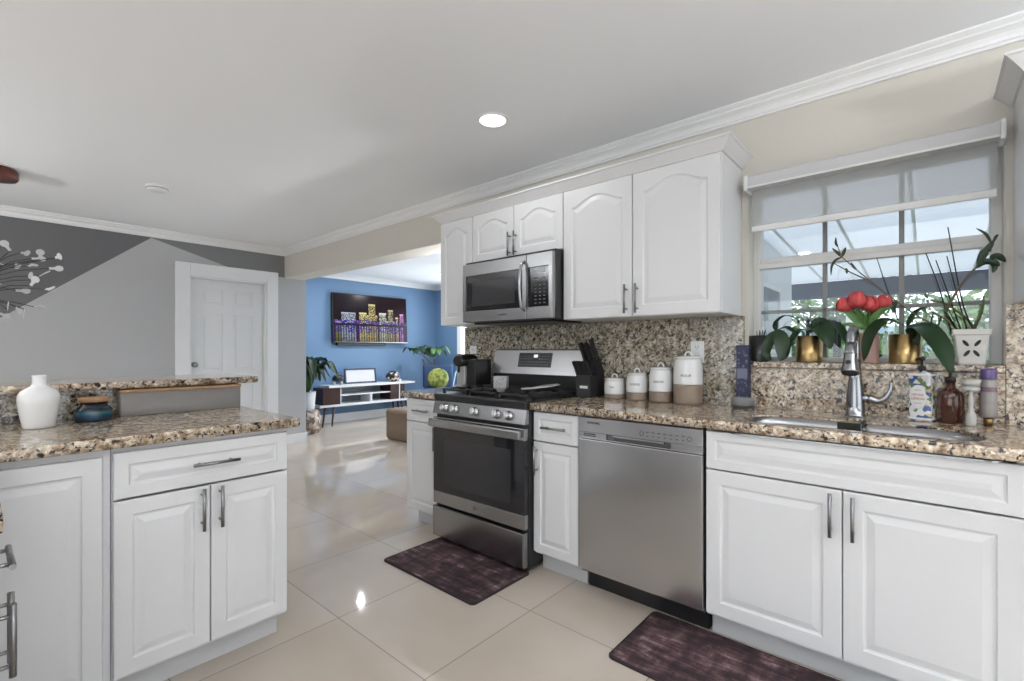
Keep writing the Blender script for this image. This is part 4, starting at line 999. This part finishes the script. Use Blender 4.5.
leafs(t, [([(976, 268, 2.60), (984, 262, 2.60), (994, 262, 2.60), (1000, 266, 2.59)], .020, (-1, 0, .3)), ([(978, 266, 2.60), (982, 256, 2.60), (990, 246, 2.60), (994, 240, 2.60)], .017, (-1, 0, .2)),
          ([(990, 258, 2.60), (998, 256, 2.60), (1006, 262, 2.59)], .020, (-1, 0, .3)), ([(988, 260, 2.60), (995, 266, 2.60), (993, 273, 2.60)], .014, (-1, 0, .3)),
          ([(992, 244, 2.60), (986, 234, 2.60), (976, 228, 2.60)], .008, (-1, 0, .3)), ([(993, 243, 2.60), (996, 237, 2.60), (999, 234, 2.60)], .008, (-1, 0, .3)),
          ([(978, 266, 2.60), (985, 252, 2.60), (992, 250, 2.60)], .022, (-1, 0, .3)),
          ([(958, 330, 2.62), (945, 312, 2.60), (934, 313, 2.59), (930, 332, 2.58)], .009, (0, 0, 1)), ([(957, 330, 2.62), (948, 308, 2.61), (938, 300, 2.60), (930, 298, 2.60)], .008, (0, 0, 1)),
          ([(958, 331, 2.62), (948, 318, 2.60), (940, 320, 2.58), (936, 345, 2.57)], .009, (0, 0, 1))], M_['leaf'])
# ================================================================ PENDANT
random.seed(21)
t = thing('pendant_light', 'branching pendant light with small white leaf discs and a copper canopy', 'pendant light', (.125, 4.80, H))
mb = MB(); mb.lathe([(.105, -.0005), (.118, -.012), (.118, -.060), (.108, -.074), (.0005, -.076)], n=32); mb.build('canopy', mat('copper', (.16, .06, .045), .3, .7), t)
mb = MB(); mb.cyl((0, 0, -.07), (0, 0, -.50), .0022, 6); mb.build('cord', M_['black_matte'], t)
mb = MB(); mb.tube([(0, 0, -.48), (0, 0, -.56)], .009, 8); mb.tube([(0, 0, -.56), (0, 0, -.98)], .006, 8); mb.build('core', M_['black_matte'], t)
disc_m = mat('white_leaf_disc', (.62, .62, .62), .5)
CAMV = Vector((0, 0, 1.2))
def disc(p, d):
    d = d.normalized(); nn = Vector((random.uniform(-1, 1), random.uniform(-1, 1), random.uniform(-.8, .8))).normalized()
    s = d.cross(nn).normalized(); nn = s.cross(d)
    mb = MB(); r = .023; c = p+d*.052
    out = [p+s*.008, p+d*.022+s*.008]+[c+(d*math.cos(a)+s*math.sin(a))*r for a in [math.radians(150-30*k) for k in range(11)]]+[p+d*.022-s*.008, p-s*.008]
    mb.loops([[q-nn*.002 for q in out], [q+nn*.002 for q in out]], True, True, False)
    return mb.build('leaf_disc', disc_m, t)
tips = [(15, 246), (27, 250), (41, 256), (50, 257), (63, 256), (35, 265), (19, 262), (59, 267), (50, 275), (41, 279), (36, 285), (12, 281), (25, 291), (52, 289), (20, 309), (32, 311), (14, 313), (41, 308), (2, 264), (1, 315)]
ends = []
for i, (px, py) in enumerate(tips):
    dep = 3.28+random.uniform(-.28, .28)+.10; tt = (px-512)/476.7
    ends.append(Vector((dep*(.7529+tt*.6582), dep*(.6582-tt*.7529), 1.2-(py-349.4)*dep/476.7))-Vector((.125, 4.80, H)))
for i in range(20):
    a = random.uniform(2.2, 4.9); r = random.uniform(.2, .48); ends.append(Vector((r*math.cos(a), r*math.sin(a), -.60-random.uniform(0, .42))))
for e in ends:
    e = e*1.0; root = Vector((0, 0, e.z*.55-.38)) if True else e
    root.z = max(-.97, min(-.58, root.z)); d = (e-root)
    if d.length < .05: continue
    e = e-d.normalized()*.055; d = e-root; p = Vector(e)
    mb = MB(); mb.tube([root, root+d*.45+Vector((0, 0, .015)), p], .0026, 6); mb.build('branch', M_['black_matte'], t)
    disc(p, d+Vector((random.uniform(-.25, .25), random.uniform(-.25, .25), random.uniform(-.25, .25))))
# ================================================================ LIVING ROOM
def city(u, v):
    """night skyline over water; u right, v up"""
    tw = [(.02, .09, .42, (.35, .32, .12)), (.10, .28, .62, (.50, .55, .68)), (.33, .43, .63, (.75, .66, .32)), (.455, .545, .82, (.70, .58, .26)), (.43, .57, .58, (.62, .50, .20)), (.60, .70, .64, (.70, .74, .62)), (.73, .80, .73, (.55, .48, .30)), (.70, .82, .46, (.6, .45, .2)), (.84, .87, .56, (.85, .6, .45)), (.90, .95, .64, (.75, .35, .75))]
    c = [.010, .006, .010]; rr = lambda: random.random()
    if v > .38:
        for a, b, h, col in tw:
            if a <= u <= b and v < h:
                k = .25+1.0*rr() if rr() > .35 else .12
                if v < .47 and rr() < .5: col = (.12, .08, .75)
                if v > h-.03: k = 1.3
                return [x*k for x in col]
        if v < .45: return [.05+.3*rr(), .03+.2*rr(), .3+.5*rr()] if rr() < .4 else [.03, .02, .03]
        c = [.012+.01*u, .006, .010]
    elif v > .34: return [.03, .015, .05]
    else:
        for a, b, h, col in tw:
            if a <= u <= b:
                st = ((math.sin(u*190)+1)/2*.8+.2)*(.35+.9*rr())
                k = st*(.8 if v > .1 else .6)
                if v > .20 and rr() < .45: return [.12*k, .08*k, .8*k]
                return [x*k for x in col]
        return [.02+.08*rr(), .015, .03+.22*rr()] if rr() < .6 else [.02, .015, .02]
    return c
t = thing('television', 'wall mounted television showing a night city skyline', 'television', (4.63, 7.27, 1.725)); t.rotation_euler = (math.radians(-3), 0, 0)
W, Hh = 1.46, .82
mb = MB(); mb.box(-W/2, W/2, 0, .035, -Hh/2, Hh/2, .004); mb.box(-.3, .3, .036, .050, -.2, .2, .004); mb.build('case', M_['black_matte'], t)
me = bpy.data.meshes.new('screen'); NX, NY = 110, 62; random.seed(2)
vs, fs, cs = [], [], []
for j in range(NY):
    for i in range(NX):
        x0 = -W/2+.012+(W-.024)*i/NX; x1 = -W/2+.012+(W-.024)*(i+1)/NX; z0 = -Hh/2+.014+(Hh-.026)*j/NY; z1 = -Hh/2+.014+(Hh-.026)*(j+1)/NY
        k = len(vs); vs += [(x0, -.001, z0), (x1, -.001, z0), (x1, -.001, z1), (x0, -.001, z1)]; fs.append((k, k+1, k+2, k+3)); cs.append(city((i+.5)/NX, (j+.5)/NY))
me.from_pydata(vs, [], fs); ca = me.color_attributes.new('Col', 'FLOAT_COLOR', 'CORNER')
for i, c in enumerate(cs):
    for q in range(4): ca.data[i*4+q].color = (*c, 1)
me.materials.append(attr_mat('screen_picture', .85, .2)); so = bpy.data.objects.new('screen', me); C.objects.link(so); so.parent = t
mb = MB(); mb.box(-W/2, W/2, -.003, -.0005, -Hh/2, -Hh/2+.013); mb.build('lower_bezel', M_['nickel'], t)
t = thing('sound_bar', 'thin black sound bar on the wall below the television', 'speaker', (4.46, 7.29, 1.265))
mb = MB(); mb.box(-.47, .47, 0, .058, 0, .045, .012); mb.build('housing', M_['black_matte'], t)
mb = MB(); mb.box(-.45, .45, -.002, .001, .006, .038, .001); mb.build('grille', M_['dark_grey'], t)
# console
t = thing('media_console', 'low white and walnut media console under the television', 'console', (4.45, 7.14, 0))
cw = mat('white_lacquer', (.72, .73, .76), .3)
mb = MB(); mb.box(-.76, .88, -.16, .18, .597, .632, .003); mb.build('top', cw, t)
mb = MB(); mb.box(-.91, .75, -.16, .18, .300, .335, .003); mb.build('lower_shelf', cw, t)
mb = MB(); mb.box(-.55, .37, -.14, .17, .462, .480); mb.build('middle_shelf', cw, t)
mb = MB(); mb.box(-.02, .01, -.14, .17, .336, .461); mb.box(-.565, -.551, -.15, .17, .336, .596); mb.box(.545, .560, -.15, .17, .336, .596); mb.build('divider', cw, t)
mb = MB(); mb.box(-.55, .37, .172, .178, .336, .596); mb.build('back_panel', mat('pale_grey_board', (.30, .31, .34), .6), t)
for x0, x1 in ((-.85, -.566), (.371, .544), (.561, .66)):
    mb = MB(); mb.box(x0, x1, -.145, .17, .336, .596, .002); mb.build('side_box', M_['dark_wood'], t)
for x, dx in ((-.80, -.08), (-.66, -.06), (.60, .05), (.70, .07)):
    for y in (-.12, .12):
        mb = MB(); mb.tube([(x, y, .300), (x+dx*.8, y+(.03 if y > 0 else -.03), .001)], [.019, .011], 10); mb.build('leg', M_['dark_wood'], t)
t = thing('picture_frame', 'dark framed white sheet leaning on the media console', 'picture', (4.37, 7.18, .634)); t.rotation_euler = (math.radians(-8), 0, 0)
mb = MB()
for b in ((-.295, .295, 0, .02, 0, .025), (-.295, .295, 0, .02, .225, .25), (-.295, -.268, 0, .02, .025, .225), (.268, .295, 0, .02, .025, .225)): mb.box(*b, .002)
mb.build('frame', mat('dark_frame', (.03, .03, .05), .4), t)
mb = MB(); mb.box(-.268, .268, .008, .014, .025, .225); mb.build('sheet', mat('white_sheet', (.62, .62, .68), .6), t)
t = thing('ornament', 'small black domed ornament on the left end of the console', 'ornament', (3.90, 7.10, .6325))
mb = MB(); mb.lathe([(.05, .055), (.088, .075), (.085, .12), (.06, .155), (.0005, .165)], n=24); mb.build('dome', M_['black'], t)
mb = MB()
for s in (-.06, .06): mb.lathe([(.022, 0), (.024, .03), (.018, .06)], (s, 0, 0), 14)
mb.build('feet', M_['white_matte'], t)
t = thing('ornament', 'mottled brown and white ornament on the right end of the console', 'ornament', (4.95, 7.12, .6325))
mb = MB(); mb.lathe([(.05, 0), (.10, .03), (.125, .09), (.10, .15), (.05, .185), (.0005, .19)], n=24)
mm, n_, l_, p_ = new_mat('mottled_shell'); tc = n_.new('ShaderNodeTexCoord'); vv = n_.new('ShaderNodeTexVoronoi'); vv.inputs['Scale'].default_value = 26; l_.new(tc.outputs['Object'], vv.inputs[0]); sc_ = n_.new('ShaderNodeSeparateColor'); l_.new(vv.outputs['Color'], sc_.inputs[0])
r_ = ramp(n_, [(0, (.01, .008, .008)), (.45, (.05, .02, .015)), (.6, (.30, .20, .16)), (.8, (.65, .6, .58))], 'CONSTANT'); l_.new(sc_.outputs[0], r_.inputs[0]); l_.new(r_.outputs[0], p_.inputs[0])
mb.build('body', mm, t)
mb = MB(); mb.lathe([(.035, 0), (.038, .03), (.03, .045)], (.10, -.05, 0), 14); mb.build('foot', M_['white_matte'], t)
# leafy plants
def leafy(t, c, n, L, w, m, seed, up=.8, spread=1.0, lim=False):
    random.seed(seed)
    for i in range(n):
        a = i*2.4+random.uniform(-.3, .3); e = random.uniform(.15, 1.0)*spread; l_ = L*random.uniform(.65, 1.1)
        dx, dy = math.cos(a)*e, math.sin(a)*e
        if lim and dx < 0: dx *= .42
        if lim and dy > 0: dy *= .75
        base = Vector(c)+Vector((dx*.05, dy*.05, 0))
        p1 = base+Vector((dx*.30, dy*.30, up*.55))*l_; p2 = base+Vector((dx*.70, dy*.70, up*.75-.1*e))*l_; p3 = base+Vector((dx*1.0, dy*1.0, up*.70-.50*e))*l_
        mb = MB(); mb.tube([base, base*.4+p1*.6, p1], .005, 5)
        mb.build('stalk', M_['leaf_l'], t)
        mb = MB(); leaf(mb, [p1, p2, p3], w*random.uniform(.8, 1.15), (0, 0, 1), 6, .25); mb.build('leaf', m, t)
t = thing('potted_peace_lily', 'leafy dark green plant in a white pot on a pebble-clad stand', 'plant', (3.215, 6.75, .331))
mb = MB(); mb.lathe([(.105, 0), (.115, .01), (.135, .26), (.125, .26), (.12, .24)], n=28); mb.build('pot', M_['white_matte'], t)
leafy(t, (0, 0, .24), 76, .58, .095, M_['leaf'], 4, 1.15, .92, True)
mm, n_, l_, p_ = new_mat('pebble_cladding'); tc = n_.new('ShaderNodeTexCoord'); vv = n_.new('ShaderNodeTexVoronoi'); vv.inputs['Scale'].default_value = 24; l_.new(tc.outputs['Object'], vv.inputs[0]); sc_ = n_.new('ShaderNodeSeparateColor'); l_.new(vv.outputs['Color'], sc_.inputs[0])
r_ = ramp(n_, [(0, (.08, .05, .035)), (.4, (.22, .15, .11)), (.75, (.50, .42, .36)), (1, (.66, .6, .55))]); l_.new(sc_.outputs[0], r_.inputs[0]); l_.new(r_.outputs[0], p_.inputs[0])
vd = n_.new('ShaderNodeBump'); vd.inputs['Strength'].default_value = .8; vd.invert = True; l_.new(vv.outputs[0], vd.inputs['Height']); l_.new(vd.outputs[0], p_.inputs['Normal'])
t = thing('plant_stand', 'round pebble-clad plant stand on the living room floor', 'plant stand', (3.215, 6.75, 0.001))
mb = MB(); mb.lathe([(.17, 0), (.195, .03), (.205, .17), (.185, .31), (.15, .329)], n=28); mb.build('drum', mm, t)
t = thing('potted_plant', 'tall bushy green plant in the far corner of the blue room', 'plant', (5.70, 6.98, 0.001))
mb = MB(); mb.lathe([(.13, 0), (.17, .30), (.16, .30), (.15, .27)], n=24); mb.build('pot', M_['white_matte'], t)
for q in ((-.03, 0), (.03, .02), (0, -.04)):
    mb = MB(); mb.tube(cr([(q[0], q[1], .27), (q[0]*2, q[1]*2, .7), (q[0]*6-.02, q[1]*3, 1.02)], 5), .012, 7); mb.build('trunk', M_['stem'], t)
leafy(t, (-.02, -.05, 1.06), 26, .40, .11, M_['leaf_l'], 8, .72, 1.0)
leafy(t, (-.40, -.05, 1.14), 14, .36, .12, M_['leaf'], 9, .40, 1.0)
mb = MB(); mb.tube(cr([(0, 0, .95), (-.2, -.02, 1.08), (-.38, -.05, 1.13)], 4), .009, 6); mb.build('side_branch', M_['stem'], t)
# chair with a round cushion
t = thing('side_chair', 'dark blue side chair in the corner with a round cushion on it', 'chair', (5.55, 6.55, 0), math.radians(-30))
nv = mat('navy_fabric', (.02, .045, .11), .8)
mb = MB(); mb.box(-.27, .27, -.25, .25, .40, .50, .03); mb.build('seat', nv, t)
mb = MB(); mb.box(-.27, .27, .19, .27, .505, .92, .03); mb.build('backrest', nv, t)
for sx_ in (-.22, .22):
    for sy_ in (-.2, .2):
        mb = MB(); mb.tube([(sx_, sy_, .40), (sx_*1.1, sy_*1.15, .001)], [.02, .013], 8); mb.build('leg', M_['dark_wood'], t)
mb = MB(); mb.tube(cr([(.28, .24, .52), (.30, .10, .78), (.30, -.1, .76), (.29, -.22, .52)], 5), .016, 8); mb.build('armrest', mat('pale_blue_paint', (.35, .48, .66), .5), t)
t = thing('round_cushion', 'round yellow-green cushion on the blue corner chair', 'cushion', (5.465, 6.50, .508)); t.rotation_euler = (math.radians(-14), 0, math.radians(-38))
mb = MB(); mb.mt = Matrix.Translation((0, 0, .185)) @ Matrix.Rotation(PI/2, 4, 'X'); mb.lathe([(.0005, -.065), (.10, -.062), (.155, -.045), (.180, -.015), (.185, 0), (.180, .015), (.155, .045), (.10, .062), (.0005, .065)], n=36)
mm, n_, l_, p_ = new_mat('yellow_green_fabric'); tc = n_.new('ShaderNodeTexCoord'); vv = n_.new('ShaderNodeTexNoise'); vv.inputs['Scale'].default_value = 13; vv.inputs['Detail'].default_value = 3; l_.new(tc.outputs['Object'], vv.inputs[0])
r_ = ramp(n_, [(.36, (.05, .08, .012)), (.47, (.15, .18, .03)), (.56, (.30, .33, .08)), (.66, (.15, .18, .03))]); l_.new(vv.outputs[0], r_.inputs[0]); l_.new(r_.outputs[0], p_.inputs[0]); p_.inputs['Roughness'].default_value = .8
mb.build('cover', mm, t)
t = thing('pouf', 'tan rounded cube pouf on the tiles left of the range', 'pouf', (3.99, 5.04, 0.001))
mb = MB(); mb.box(-.30, .30, -.45, .45, 0, .41, .05, 4); mb.build('cover', mat('tan_weave', (.20, .145, .10), .9, bump=.6, bscale=160), t)
mb = MB(); mb.tube([(x, y, .355) for x, y in rrect(-.303, .303, -.453, .453, .055)]+[(.303, .40, .355)], .004, 6); mb.build('piping', mat('tan_piping', (.16, .11, .08), .9), t)
# ================================================================ OUTSIDE THE SINK WINDOW
mb = MB(); mb.box(2.95, 9.6, -9, 2.3, -.14, -.02); struct('ground_patio', mb, mat('concrete', (.42, .41, .39), .9, vary=.1))
mb = MB(); mb.box(9.6, 25.9, -19, 19, -.10, -.06); tag(mb.build('lawn', mat('grass_green', (.10, .19, .05), .95, vary=.4, vscale=3)), 'green lawn behind the patio', 'grass', kind='stuff')
mb = MB(); mb.prism([(2.9, 2.75), (9.5, 2.34), (9.5, 2.40), (2.9, 2.81)], (1, 0, 0), (0, 0, 1), (0, 11, 0), (0, -9, 0)); struct('roof_patio', mb, translucent('patio_roof_panel', (.66, .68, .71), 0.0, .75))
ribs = MB()
for k in range(18): y = -8.9+k*.6; ribs.prism([(2.9, 2.735), (9.5, 2.325), (9.5, 2.34), (2.9, 2.75)], (1, 0, 0), (0, 0, 1), (0, .03, 0), (0, y, 0))
struct('trim_5', ribs, mat('white_metal_rib', (.75, .76, .78), .5))
mb = MB(); mb.box(9.36, 9.52, -9, 2.0, 2.05, 2.32); struct('beam_patio', mb, mat('slate_blue_beam', (.10, .115, .15), .6))
mb = MB(); mb.box(3.0, 7.9, 1.50, 1.65, 0, 2.62); struct('wall_patio_side', mb, mat('white_stucco', (.66, .68, .72), .8))
t = thing('patio_post', 'white square post carrying the outer patio beam', 'post', (9.44, .95, -.02))
mb = MB(); mb.box(-.06, .06, -.06, .06, 0, 2.07, .004); mb.box(-.09, .09, -.09, .09, 0, .12, .004); mb.build('shaft', M_['white_matte'], t)
t = thing('patio_window', 'small window with a white sill in the patio side wall', 'window', (6.6, 1.499, 1.2))
mb = MB()
for b in ((-.5, .5, -.03, 0, -.05, 0), (-.5, .5, -.03, 0, .75, .80), (-.5, -.45, -.03, 0, 0, .75), (.45, .5, -.03, 0, 0, .75)): mb.box(*b)
mb.build('frame', M_['white_matte'], t)
mb = MB(); mb.box(-.45, .45, -.012, -.002, 0, .75); mb.build('pane', mat('window_dark_pane', (.28, .31, .36), .15), t)
t = thing('outdoor_rack', 'dark slim metal rack on the patio by the side wall', 'rack', (7.5, 1.05, -.02))
mb = MB()
for x in (-.2, .2):
    for y in (-.15, .15): mb.box(x-.02, x+.02, y-.02, y+.02, 0, 1.62)
for z in (1.45, 1.6): mb.box(-.22, .22, -.17, .17, z, z+.03)
mb.build('rack_frame', M_['black_matte'], t)
def tree(x, y, r, h, label, m, seed, name='tree'):
    random.seed(seed); t = thing(name, label, 'tree', (x, y, -.045), 0, 'trees behind the patio')
    mb = MB(); mb.tube(cr([(0, 0, 0), (0, 0, h*.1), (.05, .03, h*.4), (0, -.04, h*.8)], 4), [r*.09*(1-.04*i) for i in range(13)], 8); mb.build('trunk', M_['stem'], t)
    mb = MB()
    for i in range(900):
        v = Vector((random.gauss(0, 1), random.gauss(0, 1), random.gauss(0, 1))).normalized()*r*random.uniform(.55, 1.05); p = Vector((0, 0, h))+Vector((v.x, v.y, v.z*.8))
        a = Vector((random.gauss(0, 1), random.gauss(0, 1), random.gauss(0, 1))).normalized(); b = a.orthogonal().normalized(); s = random.uniform(.10, .2)
        mb.face([mb._v(p-a*s), mb._v(p-b*s*.5), mb._v(p+a*s), mb._v(p+b*s*.5)])
    mb.build('crown', m, t)
gl = mat('garden_leaf', (.06, .13, .035), .8, vary=.5, vscale=2); gl2 = mat('garden_leaf_pale', (.12, .20, .07), .8, vary=.5, vscale=2)
for i, (x, y, r, h) in enumerate(((14.5, -1.4, 1.5, 1.5), (16.5, 2.7, 1.6, 1.7), (13, -4.6, 1.7, 1.7), (20.5, .8, 2.1, 2.2), (17, 6.2, 1.8, 2.0), (22.5, -4.2, 2.5, 2.6), (12.4, 1.0, .8, .82))):
    tree(x, y, r, h, ['leafy green bush at the right behind the lower window panes', 'pale green tree behind the patio side wall', 'broad green bush at the far right of the garden', 'taller tree in the middle distance behind the tulips', 'green tree just visible at the left window panes', 'large tree at the back of the garden', 'small low bush near the middle of the lawn'][i], gl if i % 2 else gl2, 30+i)
mb = MB(); mb.box(26, 26.3, -20, 20, -.039, 2.2); struct('wall_garden', mb, mat('pale_blue_fence', (.45, .55, .68), .8))
